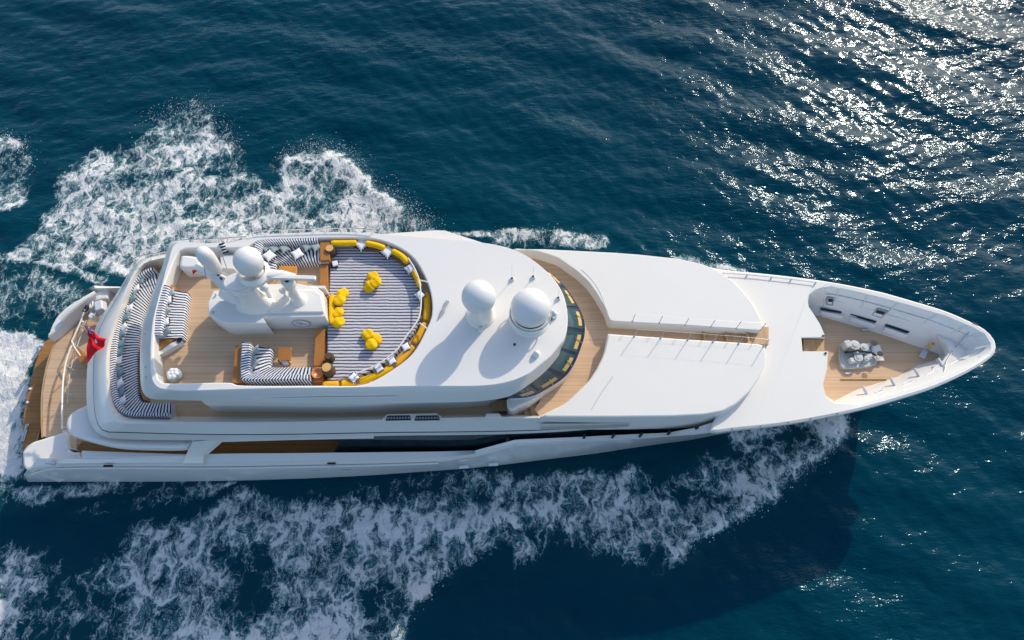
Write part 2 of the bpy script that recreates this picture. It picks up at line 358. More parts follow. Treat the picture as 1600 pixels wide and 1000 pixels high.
# big-scale breaks in the foam so that dark water shows through in patches
brk = fbm(2.6, 300, 4, math.radians(25), 1.5)
foam = foam * (1 - 0.60*sstep(brk, 0.46, 0.70)*(foam < 0.97)*sstep(1.02-foam, 0.0, 0.25))
Z = Z + sstep(foam, 0.35, 0.9) * (fbm(0.8, 500, 4) - 0.4) * 0.26
d_hull = pdist([W(a, b, 0) for a, b in [(42,753),(460,748),(760,729),(960,700),(1160,650),(1400,590),(1460,560)]] + [(x, 2*AX-y, 0) for x, y, z in [W(a, b, 0) for a, b in [(1460,560),(1400,590),(1160,650),(960,700),(760,729),(460,748),(42,753)]]])
Z *= 1 - 0.65*sstep(d_hull, -1.5, 0.3)
nv = X.size; me = bpy.data.meshes.new("water"); me.vertices.add(nv)
me.vertices.foreach_set("co", np.stack([X.ravel(), Y.ravel(), Z.ravel()], 1).astype(np.float32).ravel())
ii = np.arange(nv).reshape(sh); q = np.stack([ii[:-1,:-1], ii[:-1,1:], ii[1:,1:], ii[1:,:-1]], -1).reshape(-1, 4)
me.loops.add(q.size); me.loops.foreach_set("vertex_index", q.ravel().astype(np.int32)); me.polygons.add(len(q))
me.polygons.foreach_set("loop_start", (np.arange(len(q))*4).astype(np.int32)); me.polygons.foreach_set("use_smooth", np.ones(len(q), bool))
for nm, arr in (("foam", foam), ("aerated", teal)):
    a = me.attributes.new(nm, 'FLOAT', 'POINT'); a.data.foreach_set("value", arr.ravel().astype(np.float32))
me.update(); me.validate()
# droplets thrown up over the breaking crests
def spray(px, n, w_, hgt):
    C_ = res([W(a, b, 0) for a, b in px], 60); out = []
    for _ in range(n):
        c = C_[rng.integers(0, 60)]; r_ = abs(rng.normal(0, 1)); 
        out.append((c[0]+rng.normal(0, w_), c[1]+rng.normal(0, w_), .12 + hgt*rng.random()**2*math.exp(-r_*.5), (.010+.028*rng.random()**3)))
    return out
drops = spray([(450,246),(500,236),(545,250),(570,288),(625,322),(676,364)], 2600, .55, 1.1) + spray([(230,190),(300,168),(332,180),(365,235)], 900, .6, .6) + spray([(1316,655),(1290,695),(1230,742),(1180,782),(1100,830)], 1200, .35, .8) + spray([(700,885),(655,925),(620,970)], 200, .3, .4) + spray([(780,368),(860,368),(930,378)], 500, .3, .5) + spray([(1070,408),(1130,424),(1160,430)], 400, .2, .6) + spray([(5,212),(35,225),(46,260)], 300, .4, .5)
sv = []; sf = []
for x, y, z, r in drops:
    o_ = len(sv); sv += [(x+r, y, z), (x-r, y, z), (x, y+r, z), (x, y-r, z), (x, y, z+r), (x, y, z-r)]
    sf += [(o_+a, o_+b, o_+c) for a, b, c in ((0,2,4),(2,1,4),(1,3,4),(3,0,4),(2,0,5),(1,2,5),(3,1,5),(0,3,5))]
sm = bpy.data.meshes.new("sea_spray"); sm.from_pydata(sv, [], sf); sob = bpy.data.objects.new("sea_spray", sm); SC.collection.objects.link(sob)
sm.materials.append(mat("spray_white", (0.8, 0.8, 0.8), 0.6)); sob["kind"] = "stuff"; sob["label"] = "fine white spray thrown up along the breaking crests of the wake"; sob["category"] = "spray"
wo = bpy.data.objects.new("water", me); SC.collection.objects.link(wo); wo["kind"] = "structure"
wo["label"] = "dark blue sea with ripples, sun glitter and the foaming wake of the yacht"
m = bpy.data.materials.new("sea_water"); m.use_nodes = True; nt = m.node_tree; nt.nodes.clear()
out = nt.nodes.new("ShaderNodeOutputMaterial"); geo = nt.nodes.new("ShaderNodeNewGeometry"); P = geo.outputs["Position"]
def attr(n):
    a = nt.nodes.new("ShaderNodeAttribute"); a.attribute_name = n; return a.outputs["Fac"]
fo, te = attr("foam"), attr("aerated")
# fine wind ripples, drawn out along one direction
rA = noise(nt, mapping(nt, P, (1.0, 3.4, 1), (0, 0, math.radians(62))), 1.3, 3, 0.42, 0.4)
rB = noise(nt, mapping(nt, P, (1.0, 2.6, 1), (0, 0, math.radians(48))), 4.2, 1.2, 0.4, 0.3)
rC = noise(nt, mapping(nt, P, (1.0, 1.6, 1), (0, 0, math.radians(-15))), 0.9, 3, 0.42, 0.8)
gust = maprange(nt, noise(nt, P, 0.09, 3), 0.35, 0.65, 0.55, 1.15)
h = math_node(nt, 'ADD', math_node(nt, 'MULTIPLY', rA, 0.050), math_node(nt, 'ADD', math_node(nt, 'MULTIPLY', rB, 0.0215), math_node(nt, 'MULTIPLY', rC, 0.08)))
h = math_node(nt, 'MULTIPLY', h, gust)
bw = nt.nodes.new("ShaderNodeBump"); bw.inputs["Strength"].default_value = 1.0; bw.inputs["Distance"].default_value = 1.0
nt.links.new(h, bw.inputs["Height"])
# foam pattern: torn lace (cell walls) over clotted noise
wc = nt.nodes.new("ShaderNodeTexNoise"); wc.inputs["Scale"].default_value = 0.8; wc.inputs["Detail"].default_value = 5; wc.inputs["Roughness"].default_value = 0.6
nt.links.new(P, wc.inputs["Vector"])
def warped(amount, sc=(1, 1, 1), rot=0):
    vm = nt.nodes.new("ShaderNodeVectorMath"); vm.operation = 'MULTIPLY_ADD'; nt.links.new(wc.outputs["Color"], vm.inputs[0])
    vm.inputs[1].default_value = (amount,)*3; nt.links.new(P, vm.inputs[2]); return mapping(nt, vm.outputs[0], sc, (0, 0, rot))
def cells(scale, amount, sc=(1, 1, 1), rot=0):
    v = nt.nodes.new("ShaderNodeTexVoronoi"); v.voronoi_dimensions = '2D'; v.feature = 'DISTANCE_TO_EDGE'; v.inputs["Scale"].default_value = scale
    nt.links.new(warped(amount, sc, rot), v.inputs["Vector"]); return v.outputs["Distance"]
c1 = maprange(nt, cells(0.75, 2.6, (1.25, 0.8, 1), 0.7), 0.0, 0.34, 1, 0)
c2 = maprange(nt, cells(2.2, 1.6, (1.3, 0.75, 1), 0.5), 0.0, 0.32, 1, 0)
c3 = maprange(nt, cells(6.5, 0.8), 0.0, 0.34, 1, 0)
n1 = noise(nt, warped(1.2, (1.3, 0.8, 1), 0.6), 1.5, 8, 0.58); n2 = noise(nt, warped(0.6), 0.55, 5, 0.6)
pat = math_node(nt, 'ADD', math_node(nt, 'MULTIPLY', c1, 0.40), math_node(nt, 'MULTIPLY', c2, 0.25))
pat = math_node(nt, 'ADD', pat, math_node(nt, 'MULTIPLY', c3, 0.09))
pat = math_node(nt, 'ADD', pat, math_node(nt, 'MULTIPLY', math_node(nt, 'SUBTRACT', n1, 0.32), 0.72))
pat = math_node(nt, 'ADD', pat, math_node(nt, 'MULTIPLY', math_node(nt, 'SUBTRACT', n2, 0.5), 0.7))
thr = math_node(nt, 'SUBTRACT', 1.06, math_node(nt, 'MULTIPLY', fo, 1.08))
df = math_node(nt, 'SUBTRACT', pat, thr)
micro = noise(nt, warped(0.5, (1.6, 0.6, 1), 0.9), 5.0, 5, 0.6)
fm = maprange(nt, math_node(nt, 'ADD', df, math_node(nt, 'MULTIPLY', math_node(nt, 'SUBTRACT', micro, 0.5), 0.45)), -0.02, 0.42)
ln2 = maprange(nt, cells(2.0, 2.2, (1.4, 0.7, 1), 0.9), 0.0, 0.085, 1, 0)
ln1 = maprange(nt, cells(0.95, 3.2, (1.3, 0.8, 1), 0.4), 0.0, 0.05, 1, 0)
lines = math_node(nt, 'MULTIPLY', math_node(nt, 'MAXIMUM', ln1, ln2), maprange(nt, df, -0.42, -0.02))
lines = math_node(nt, 'MULTIPLY', lines, maprange(nt, micro, 0.38, 0.55, 0.15, 0.85))
fm = math_node(nt, 'MAXIMUM', fm, lines)
fm = math_node(nt, 'MULTIPLY', fm, maprange(nt, fo, 0.03, 0.25))
vd = nt.nodes.new("ShaderNodeTexVoronoi"); vd.voronoi_dimensions = '2D'; vd.inputs["Scale"].default_value = 9.0; nt.links.new(warped(0.5), vd.inputs["Vector"])
dots = math_node(nt, 'MULTIPLY', maprange(nt, vd.outputs["Distance"], 0.08, 0.17, 1, 0), maprange(nt, math_node(nt, 'ADD', fo, math_node(nt, 'MULTIPLY', math_node(nt, 'SUBTRACT', n2, 0.5), 0.8)), 0.30, 0.50))
fm = math_node(nt, 'MAXIMUM', fm, math_node(nt, 'MULTIPLY', dots, 0.5))
thin = maprange(nt, math_node(nt, 'SUBTRACT', pat, thr), -0.34, 0.1)
thin = math_node(nt, 'MULTIPLY', thin, maprange(nt, fo, 0.05, 0.4))
deep = mixc(nt, noise(nt, P, 0.05, 2), (0.0002, 0.030, 0.051), (0.0003, 0.044, 0.070))
body = mixc(nt, math_node(nt, 'MULTIPLY', te, 0.75), deep, (0.003, 0.050, 0.066))
body = mixc(nt, math_node(nt, 'MULTIPLY', thin, 0.75), body, (0.05, 0.17, 0.19))
wat = nt.nodes.new("ShaderNodeBsdfPrincipled"); nt.links.new(body, wat.inputs["Base Color"]); wat.inputs["Roughness"].default_value = 0.105; wat.inputs["Specular Tint"].default_value = (0.50, 0.80, 1.0, 1)
wat.inputs["IOR"].default_value = 1.33; wat.inputs["Specular IOR Level"].default_value = 0.15; nt.links.new(bw.outputs[0], wat.inputs["Normal"])
fs = nt.nodes.new("ShaderNodeBsdfPrincipled"); fs.inputs["Roughness"].default_value = 0.85; fs.inputs["Specular IOR Level"].default_value = 0.2
fcol = mixc(nt, noise(nt, P, 4.0, 5), (0.56, 0.57, 0.56), (0.85, 0.83, 0.79)); nt.links.new(fcol, fs.inputs["Base Color"])
fb = nt.nodes.new("ShaderNodeBump"); fb.inputs["Strength"].default_value = 1.0; fb.inputs["Distance"].default_value = 0.35
nt.links.new(math_node(nt, 'ADD', math_node(nt, 'MULTIPLY', n1, 0.8), math_node(nt, 'MULTIPLY', fm, 0.12)), fb.inputs["Height"]); nt.links.new(fb.outputs[0], fs.inputs["Normal"])
ms = nt.nodes.new("ShaderNodeMixShader"); nt.links.new(fm, ms.inputs[0]); nt.links.new(wat.outputs[0], ms.inputs[1]); nt.links.new(fs.outputs[0], ms.inputs[2])
nt.links.new(ms.outputs[0], out.inputs[0]); me.materials.append(m)
# =================================================================== YACHT
YL = (0, AX, 0)
Y_ = empty("yacht", YL, "long white motor yacht under way with teak decks, white radomes and a swept bow", "yacht")
def part(mb, name, m_, parent=Y_, **k): return mb.build(name, m_, parent, **k)
N = 90
# ---- hull (starboard rows traced, port rows mirrored about the keel line)
def wp_(pts, z, fwd): return res(T(pts, z) + [(x, AX-hb_, zz) for x, hb_, zz in fwd], N)
wl = wp_([(44,753),(150,753),(300,752),(460,748),(560,744),(660,737),(760,729),(860,717)], 0, [(6, 3.6, 0), (10, 2.7, 0), (14, 1.75, 0), (17.5, 1.1, 0), (20.6, .25, 0), (21.3, 0, 0)])
kn = wp_([(37,743,1.9),(100,742,1.9),(340,740,1.9),(460,737,2.0),(685,729,2.1),(760,722,2.3),(860,713,2.5),(960,701,2.8)], None, [(9.5, 3.95, 3.3), (13, 3.25, 3.8), (17, 2.2, 4.3), (20.5, 1.15, 4.7), (22.6, .35, 5.0), (23.2, 0, 5.1)])
ra = row([(40,737,2.7),(79,731,2.8),(340,730,2.8),(460,728,2.8),(600,725,2.9),(685,722,3.0),(742,714,3.3),(805,697,4.3),(900,691,4.7),(1000,686,5.2),(1088,679,5.8),(1145,671.5,6.3),(1220,663.5,6.6),(1280,653.5,6.6),(1349,639,6.6),(1440,612.5,6.6),(1473,600,6.6),(1515,580,6.6),(1545,561,6.6),(1554,551,6.6),(1556,543,6.6)], None, N)
und = wl.copy(); und[:, 2] = -1.3
for R_ in (wl, kn, ra, und): R_[-1, 1] = AX
rows_s = [und, wl, kn, ra]
h = MB(); h.loft(rows_s + []); h.loft([mir(r) for r in rows_s])
h.add(np.vstack([[r[0] for r in rows_s], [mir(r)[0] for r in rows_s[::-1]]]), [tuple(range(8))])
part(h, "hull", HULLW, smooth=60)
# aft main-deck bulwark: wide cap falling outboard
sh_o = row([(40,737,2.7),(79,731,2.8),(340,730,2.8),(460,728,2.8),(600,725,2.9),(685,722,3.0),(742,714,3.3)], None, 50)
sh_m = row([(50,728,3.3),(84,724.5,3.35),(340,722,3.35),(460,720,3.35),(600,718,3.4),(685,715,3.45),(742,709,3.7)], None, 50)
sh_i = row([(58,716,3.55),(128,717,3.55),(290,711,3.55),(340,709,3.55),(460,708,3.55),(600,706.5,3.55),(685,705.5,3.55),(742,704,3.6)], None, 50)
sh_b = sh_i.copy(); sh_b[:, 2] -= 1.0
for fn in (lambda r: r, mir):
    part(MB().loft([fn(sh_o), fn(sh_m), fn(sh_i), fn(sh_b)], capu=True), "bulwark", WHITE, smooth=30)
part(MB().tube(row([(49,741,2.78),(79,732.5,2.86),(340,731.5,2.86),(460,729.5,2.86),(600,726.5,2.95),(685,723.5,3.05)], None, 50), 0.055), "rubbing_strake", WHITE)
# cap + side shelf forward of the break, up to the whaleback
cap_o = row([(742,707.5,3.6),(805,693,4.55),(900,688,4.95),(1000,684,5.4),(1088,677,5.95),(1145,671,6.4)], None, 40, smooth=False)
cap_i = row([(742,704,3.65),(805,687,4.7),(900,683,5.0),(957,680,5.2),(1045,676,5.6),(1088,668,6.0),(1128,655,6.4)], None, 40, smooth=False)
cap_b = cap_i.copy(); cap_b[:, 2] -= 1.4
for fn in (lambda r: r, mir):
    ra2 = row([(742,714,3.3),(805,697,4.3),(900,691,4.7),(1000,686,5.2),(1088,679,5.8),(1145,671.5,6.3)], None, 40, smooth=False)
    part(MB().loft([fn(ra2), fn(cap_o), fn(cap_i), fn(cap_b)]), "side_shelf", WHITE, smooth=30)
# ---- main deck, swim platform, stern wings
md = T([(92,526),(108,505),(135,480),(175,455),(560,470),(560,720),(128,720),(120,706),(106,690),(67,682),(66,650),(67,614),(73,578),(81,550)], 2.6)
part(MB().prism(md, 2.2), "main_deck", TEAK)
hb = MB(); hb.prism(T([(104,560),(560,520),(860,600),(860,690),(560,726),(110,728)], 2.15) , 0.2); part(hb, "lower_hull_block", HULLW)
sp_ = T([(84,528),(70,533),(54.6,567),(42,614),(36,648),(34,690),(36,722),(120,722),(120,540)], 1.25)
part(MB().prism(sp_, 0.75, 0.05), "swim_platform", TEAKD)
part(MB().loft([row([(92,526),(81,550),(73,578),(67,614),(66,650),(67,684)], 2.62, 24), row([(90,526),(78.5,550),(70.5,578),(64.5,614),(63.5,650),(64.5,684)], 2.62, 24), row([(90,526),(78.5,550),(70.5,578),(64.5,614),(63.5,650),(64.5,684)], 1.3, 24)]), "transom", mat("transom_teak", (0.50, 0.33, 0.17), 0.5, vary=0.15))
# starboard stern wing
wg = T([(34,706),(40,697),(50,690),(103,673.5),(107,679),(106,701),(112,706),(123,705.5),(129,722),(84,727),(50,731),(40,735),(35,728)], 3.3)
part(MB().prism(res(wg, 60, True, False), 0.6, 0.14), "stern_wing", WHITE, smooth=40)
# port stern wing
wp = T([(74,526),(80,508),(88,494),(102,480),(117,470),(138,460),(161,452),(172,450),(168,466),(150,470),(128,478),(112,492),(101,503),(85,518)], 3.3)
part(MB().prism(res(wp, 60, True, False), 0.6, 0.12), "stern_wing", WHITE, smooth=40)
part(MB().tube(row([(96,500,3.5),(112,484,3.6),(130,470,3.6),(150,458,3.55)], None, 12), 0.16, 8), "wing_coaming", WHITE)
part(MB().box(W(157,480,3.6), (0.55, 0.8, 0.5), 0.4, 0.8), "mooring_locker", LGREY, bevel=0.08)
part(MB().lathe(W(152,500,3.1), [(0, .62), (.16, .58), (.2, .4), (.17, 0)], 16), "bollard", WHITE)
# platform fittings
for a, b, r in ((58,552,1.25),(39.5,676,0.05)):
    c = W(a, b, 1.3); part(MB().box(c, (.2, 1.0, .1), -0.2 if b < 600 else 0.05).box((c[0]+.02, c[1]+.25, c[2]+.07), (.12, .2, .14)).box((c[0]+.02, c[1]-.25, c[2]+.07), (.12, .2, .14)), "boarding_cleat", STEEL, bevel=0.02)
for a, b in ((48,608),(44,629)):
    part(MB().lathe(W(a, b, 1.25), [(.07, 0), (.07, .08), (0, .1)], 12), "deck_light", FWHT)
# fashion plate over the side stairs
part(MB().prism(res(T([(150,628),(125,636),(112,643),(104,652),(101.5,664),(104,673),(110,679),(140,689),(180,697),(230,699.5),(288,699),(298,693),(306,686),(200,684),(160,676)], 4.6), 70, True, True), 4.1, 0.18), "side_fairing", WHITE, smooth=60)
part(MB().prism(T([(97,672),(104,672),(110,700),(122,704),(104,700)], 3.2), 2.3), "stair_wall", WHITE)
# diagonal fin
fin_t = T([(304,690),(346,686),(319,710),(319,728),(284,728),(292,711)], 4.3)
f1 = T([(300,690,5.1),(345,686,5.1),(319,709,3.9),(318,724,3.55),(284,724,3.55),(290,711,3.9)])
fl = [(x, y, z-0.35) for x, y, z in f1]
part(MB().loft([f1, fl], cu=True).cap(f1).cap(fl), "support_fin", WHITE, bevel=0.03)
part(MB().prism(T([(128,704),(290,709.5),(290,713),(128,716)], 3.75), 3.3, 0.03), "bulwark_locker", WHITE)
part(MB().box(W(169,728,3.35), (.45, .10, .1), -0.0), "fairlead", DARK)
part(MB().box(W(518,724,3.1), (.42, .08, .1), 0.0), "fairlead", DARK)
for a, b in ((494,733.5),(541,732.5)): part(MB().box(W(a, b, 2.2), (.42, .1, .05), 0.0), "hull_vent", GREY)
for a, b in ((725,730),(771,726)): part(MB().box(W(a, b, 2.2), (.5, .12, .08), 0.05), "hull_light_slot", FWHT)
c = W(81, 724, 3.45); part(MB().box(c, (.36, .14, .12), -0.2).tube([(c[0]-.25, c[1], c[2]+.12), (c[0]+.25, c[1]-.05, c[2]+.12)], .05), "cleat", STEEL)
# ---- main-deck house with dark side glass
gl_t = row([(535,676.5,5.12),(600,676.5,5.12),(742,676,5.12),(860,672,5.2),(1000,664,5.4),(1085,657,5.8),(1125,650,6.2)], None, 50)
gl_b = gl_t.copy(); gl_b[:, 2] = np.where(gl_t[:, 0] > 2, gl_t[:, 2]-1.6, 2.3); gl_b[:, 0] -= np.linspace(1.1, 0, 50); gl_b[:, 1] -= 0.34
for fn in (lambda r: r, mir): part(MB().loft([fn(gl_t), fn(gl_t*.5+gl_b*.5), fn(gl_b)]), "saloon_glazing", GLASS, smooth=60)
mh = MB(); mh.prism(T([(548,505),(900,520),(1100,560),(1100,630),(900,655),(548,666)], 5.3), 2.2); part(mh, "main_deck_house", WHITE)
part(MB().loft([row([(330,684,5.2),(505,682,5.2)], None, 2), row([(330,700,2.6),(480,700,2.6)], None, 2)]), "side_door_panel", mat("side_panel_teak", (0.26, 0.15, 0.06), 0.4, vary=0.2)) if False else None
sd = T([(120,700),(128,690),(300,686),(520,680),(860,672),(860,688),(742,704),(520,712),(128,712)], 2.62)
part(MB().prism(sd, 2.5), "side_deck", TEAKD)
for px_, py_ in ((793,682),(913,682),(958,681),(1001,679.5),(1045,676.5),(1088,669)):
    zt = 4.75 + (px_-793)/295*1.3; c = W(px_, py_, zt)
    part(MB().lathe(c, [(.06, -.5), (.06, .12), (.09, .14), (0, .2)], 10) if px_ > 800 else MB().box((c[0], c[1]+.1, c[2]), (.16, .55, .3)), "rail_post", DARK)
# ---- bridge (upper) deck floor
part(MB().prism(T([(215,415),(205,440),(190,480),(180,540),(178,600),(182,640),(205,652),(340,656),(780,652),(780,560),(780,400),(420,385),(260,400)], 5.6), 5.2), "upper_deck", TEAK)
# bulwark A around the aft upper deck
nA = 120
oA = row([(480,366,5.1),(400,372,5.1),(300,392,5.1),(240,402,5.1),(214,412,5.1),(180,462,5.1),(150,511,5.1),(138,560,5.1),(135,620,5.1),(140,658,5.1),(152,676,5.1),(172,685,5.1),(340,688,5.1),(460,686,5.1),(600,681,5.1),(742,679.5,5.1),(860,675.5,5.2),(960,668,5.4)], None, nA)
gA = row([(480,365,5.9),(400,371,5.9),(300,391,5.9),(240,401,5.9),(216,411,5.9),(186,462,5.9),(158,511,5.9),(147.5,560,5.9),(147,617,5.9),(151,655,5.9),(162,672.5,5.9),(190,675,5.9),(340,678.5,5.9),(460,678,5.8),(600,675.5,5.6),(742,674,5.6),(860,671,5.6),(960,664,5.7)], None, nA)
tA = row([(480,367,6.7),(400,374,6.7),(300,393,6.7),(240,403,6.7),(218,413,6.7),(197,450,6.7),(172,512,6.7),(163,550,6.7),(163.5,606,6.7),(170,642,6.7),(182,659,6.7),(205,662,6.7),(340,663,6.7),(460,662.5,6.7),(600,658,6.7),(742,655,6.7),(860,653,6.8),(960,652,6.9)], None, nA)
iA = row([(480,370,6.72),(400,377,6.72),(300,396,6.72),(240,406,6.72),(221,415,6.72),(201,450,6.72),(176,512,6.72),(167,550,6.72),(167.5,606,6.72),(174,640,6.72),(186,655.5,6.72),(207,658,6.72),(340,659.5,6.72),(460,659,6.72),(600,655.5,6.72),(742,652,6.72),(860,650.5,6.8),(960,648,6.9)], None, nA)
bA = row([(480,384,5.6),(400,391,5.6),(300,410,5.6),(240,420,5.6),(232,428,5.6),(216,461,5.6),(194,520,5.6),(187,556,5.6),(187,606,5.6),(192,634,5.6),(202,645,5.6),(216,649,5.6),(340,651,5.6),(460,651,5.6),(600,649,5.6),(742,648,5.6),(860,647,5.6),(960,642,5.6)], None, nA)
dg = inset(gA, 0)
part(MB().loft([oA, gA]), "bulwark_lower", WHITE, smooth=50)
part(MB().loft([gA + np.array((0,0,.03)), tA, iA, bA]), "bulwark_upper", WHITE, smooth=35)
part(MB().tube(gA + np.array((0, 0, .0)), 0.035, 6), "styling_line", NAVY)
part(MB().loft([oA, [(x*0.93+(-0.5), AX+(y-AX)*0.8, 4.9) for x, y, z in oA]]), "deck_soffit", WHITE)
part(MB().box(W(520,683.5,5.0), (.01,.01,.01)), "trim", WHITE) if False else None
part(MB().loft([row([(300,692,4.6),(460,687.5,4.6),(584,685,4.6)], None, 10), row([(300,687,4.9),(460,681,4.9),(584,679,4.9)], None, 10), row([(300,680,4.9),(460,674,4.9),(584,672,4.9)], None, 10)], capu=True), "overhang_trim", WHITE)
# freeing-port boxes on the starboard bulwark
part(MB().prism(T([(597,656),(605,647),(682,645.5),(692,653),(690,656)], 6.85), 5.7, 0.03), "bulwark_step", WHITE, smooth=30)
part(MB().prism(T([(757,653),(760,646),(780,646),(785,652.5)], 6.85), 5.7, 0.03), "bulwark_step", WHITE, smooth=30)
for a in (603, 648):
    q = T([(a+3,650.5),(a+37,650),(a+39,655.5),(a,656.5)], 6.86); fr = MB()
    fr.tube(q + [q[0]], 0.035, 6, cap=False)
    for k in range(1, 8): fr.tube([tuple(np.array(q[0])*(1-k/8)+np.array(q[1])*k/8), tuple(np.array(q[3])*(1-k/8)+np.array(q[2])*k/8)], 0.022, 5)
    g = part(MB().prism(q, 6.80), "vent_recess", GREY); part(fr, "vent_grille", DARK, parent=g)
# ---- bridge deckhouse
dh = res(T([(336,643.5),(345,560),(350,470),(420,430),(700,410),(790,440),(846,490),(850,540),(832,590),(796,617),(765,634),(640,643),(520,646)], 5.6), 90, True, False)
top = [(p[0], p[1], 8.75) for p in dh]
part(MB().prism(top, 5.6), "wheelhouse", WHITE, smooth=40)
# ---- sundeck + hardtop shell
n1 = 150
S_ = [((271,377),(275,381)),((255,412),(262,412)),((240,454),(252,448)),((228,490),(243,482)),((222,511),(238,505)),((219,545),(235,545)),((219,584),(235.5,580)),((221,605),(238,595)),((226,617),(243,603)),((236,623),(251,608)),((270,625),(275,610.5)),((310,626),(310,611)),((420,629),(420,608)),((560,631),(560,606.5)),((640,629.5),(640,604.5)),((724,628),(724,604.5)),((766,625),(764,603)),((799.6,617.6),(797,597)),((829,599),(825,585.5)),((848,584),(843,571.5)),((863,568.5),(859,558.5)),((874,553),(871,544)),(None,(881,531)),(None,(885.3,517)),(None,(887,500)),(None,(884.6,476)),(None,(877.5,455)),(None,(861,431)),(None,(829,404)),(None,(797.5,388.5)),(None,(766,381)),(None,(724,376)),(None,(640,369)),(None,(585,364.5)),(None,(520,362.5)),(None,(400,367.5)),(None,(382,377)),(None,(320,380))]
ZT = 9.62
tw = [W(*t, ZT) for _, t in S_]
def bfor(i, z, k):
    b0, t0 = S_[i]
    if b0 is not None: q_ = np.array(W(*b0, 8.6)); t_ = np.array(tw[i]); r_ = t_*(1-k)+q_*k; r_[2] = z; return r_
    q_ = np.array(tw[i]); cx = np.array((W(560,500,ZT)[0], AX+.6)); d_ = q_[:2]-cx; d_ /= np.linalg.norm(d_); q_[:2] -= d_*(.12*k if k > .6 else -.02); q_[2] = z; return q_
def loopc(pts, k=4):
    P_ = np.array(pts); m_ = len(P_); Q = np.vstack([P_[-1], P_, P_[0], P_[1]]); out = []
    for i in range(m_):
        p0, p1, p2, p3 = Q[i:i+4]; d0, d1, d2 = (max(np.linalg.norm(b-a), 1e-6) for a, b in ((p0, p1), (p1, p2), (p2, p3)))
        m1 = (p2-p0)/(d0+d1)*d1; m2 = (p3-p1)/(d1+d2)*d1
        for t in np.arange(k)/k: out.append((2*t**3-3*t**2+1)*p1+(t**3-2*t**2+t)*m1+(-2*t**3+3*t**2)*p2+(t**3-t**2)*m2)
    return np.array(out)
b = loopc([bfor(i, 8.6, 1.0) for i in range(len(S_))]); mdl = loopc([bfor(i, 9.2, .5) for i in range(len(S_))]); tp = loopc(tw)
tp2 = inset(tp, 0.035); tp2[:, 2] = 9.66
pit = [(300,388),(387,386),(400,377),(470,373),(515,371.5),(560,371.5),(588,374),(616,383),(645,402),(665,434),(674,463),(675,492),(667,513),(645,552),(607,582),(572,600),(552,603),(504,602.5),(372,602),(362,598),(300,598.5),(255,598.5),(249,594.5),(243,578),(240,556),(244,494),(251,465),(260,437),(281,391)]
pt = row(pit, 9.66, 120, True, True)
lip = inset(pt, -0.05); lip[:, 2] = 9.66; pt[:, 2] = 9.63
pl = pt.copy(); pl[:, 2] = 8.7
sh_ = MB(); sh_.loft([b, mdl, tp, tp2], cu=True); sh_.cap(tp2, [lip[::-1]]); sh_.loft([lip, pt, pl], cu=True)
sb = b.copy(); sh_.cap(sb)
part(sh_, "sundeck_shell", WHITE, smooth=32)
part(MB().prism(inset(pl, -0.02), 8.66), "sundeck_floor", TEAK)
bpy.data.objects["sundeck_floor"]
# raised teak at pit floor level
fl_ = inset(pl, -0.01); fl_[:, 2] = 8.8; part(MB().prism(fl_, 8.7), "sundeck_planking", TEAK); bpy.data.objects.remove(bpy.data.objects["sundeck_floor"])
part(MB().tube(row([(395,622.5,8.95),(520,621.5,9.15),(618,620.5,9.15)], None, 10), 0.03), "styling_line", WHITE)
# glass wind rail on the port bulwark
def rail(px, z, h, name, nposts=8, r=0.028, m_=STEEL, mid=False):
    base = row(px, z, 40); up = base.copy(); up[:, 2] += h; mb = MB().tube(up, r, 7)
    if mid: m2 = base.copy(); m2[:, 2] += h*0.55; mb.tube(m2, r*0.7, 6)
    o = part(mb, name, m_); 
    for k in range(nposts):
        i = int(round(k*39/(nposts-1))); part(MB().tube([base[i], up[i]], r*0.8, 6), "rail_post", m_, parent=o)
    return o
rail([(397,370),(405,367),(470,364.5),(520,363),(560,363.5),(585,366)], 9.5, 0.35, "port_glass_rail".replace("port_", ""), 9)
rail([(277,382),(300,381),(340,379.5),(388,376)], 9.3, 0.35, "side_rail", 7)
rail([(214,412),(225,407),(255,402),(285,396)], 6.7, 0.45, "side_rail", 4)
rail([(176,470),(160,502),(150,540)], 5.3, 0.1, "styling_rail", 3) if False else None
# bridge-front windows (ring of framed panes)
ring_b = row([(797,623,7.1),(829,620,7.1),(850,610.5,7.1),(881.5,590,7.1),(896,571,7.1),(906.7,546,7.1),(913.5,522,7.1),(912.5,500,7.1),(903,478,7.1),(889,456,7.1),(872,436,7.1),(850,418,7.1)], None, 61)
ring_t = row([(780,612,8.65),(815,596,8.65),(835,587,8.65),(862,564,8.65),(873,545,8.65),(880,524,8.65),(884,508,8.65),(883,492,8.65),(876,473,8.65),(866,452,8.65),(852,436,8.65),(836,422,8.65)], None, 61)
part(MB().loft([ring_b, ring_t]), "window_band", NAVY, smooth=60)
rb0 = ring_b.copy(); rb0[:, 2] = 6.2; ro = ring_b + 0; 
part(MB().loft([ring_b, rb0]), "window_coaming", WHITE, smooth=40)
def onring(u, v, off=0.03):
    i = min(u*60, 59.999); k = int(i); f = i-k; a = ring_b[k]*(1-f)+ring_b[k+1]*f; c = ring_t[k]*(1-f)+ring_t[k+1]*f
    t = ring_b[k+1]-ring_b[k]; nrm = np.cross(t, c-a); nrm /= np.linalg.norm(nrm); 
    if nrm[2] < 0: nrm = -nrm
    return a*(1-v)+c*v + nrm*off
cuts = [(0.03,0.15),(0.165,0.285),(0.305,0.42),(0.44,0.555),(0.575,0.69),(0.71,0.83),(0.85,0.97)]
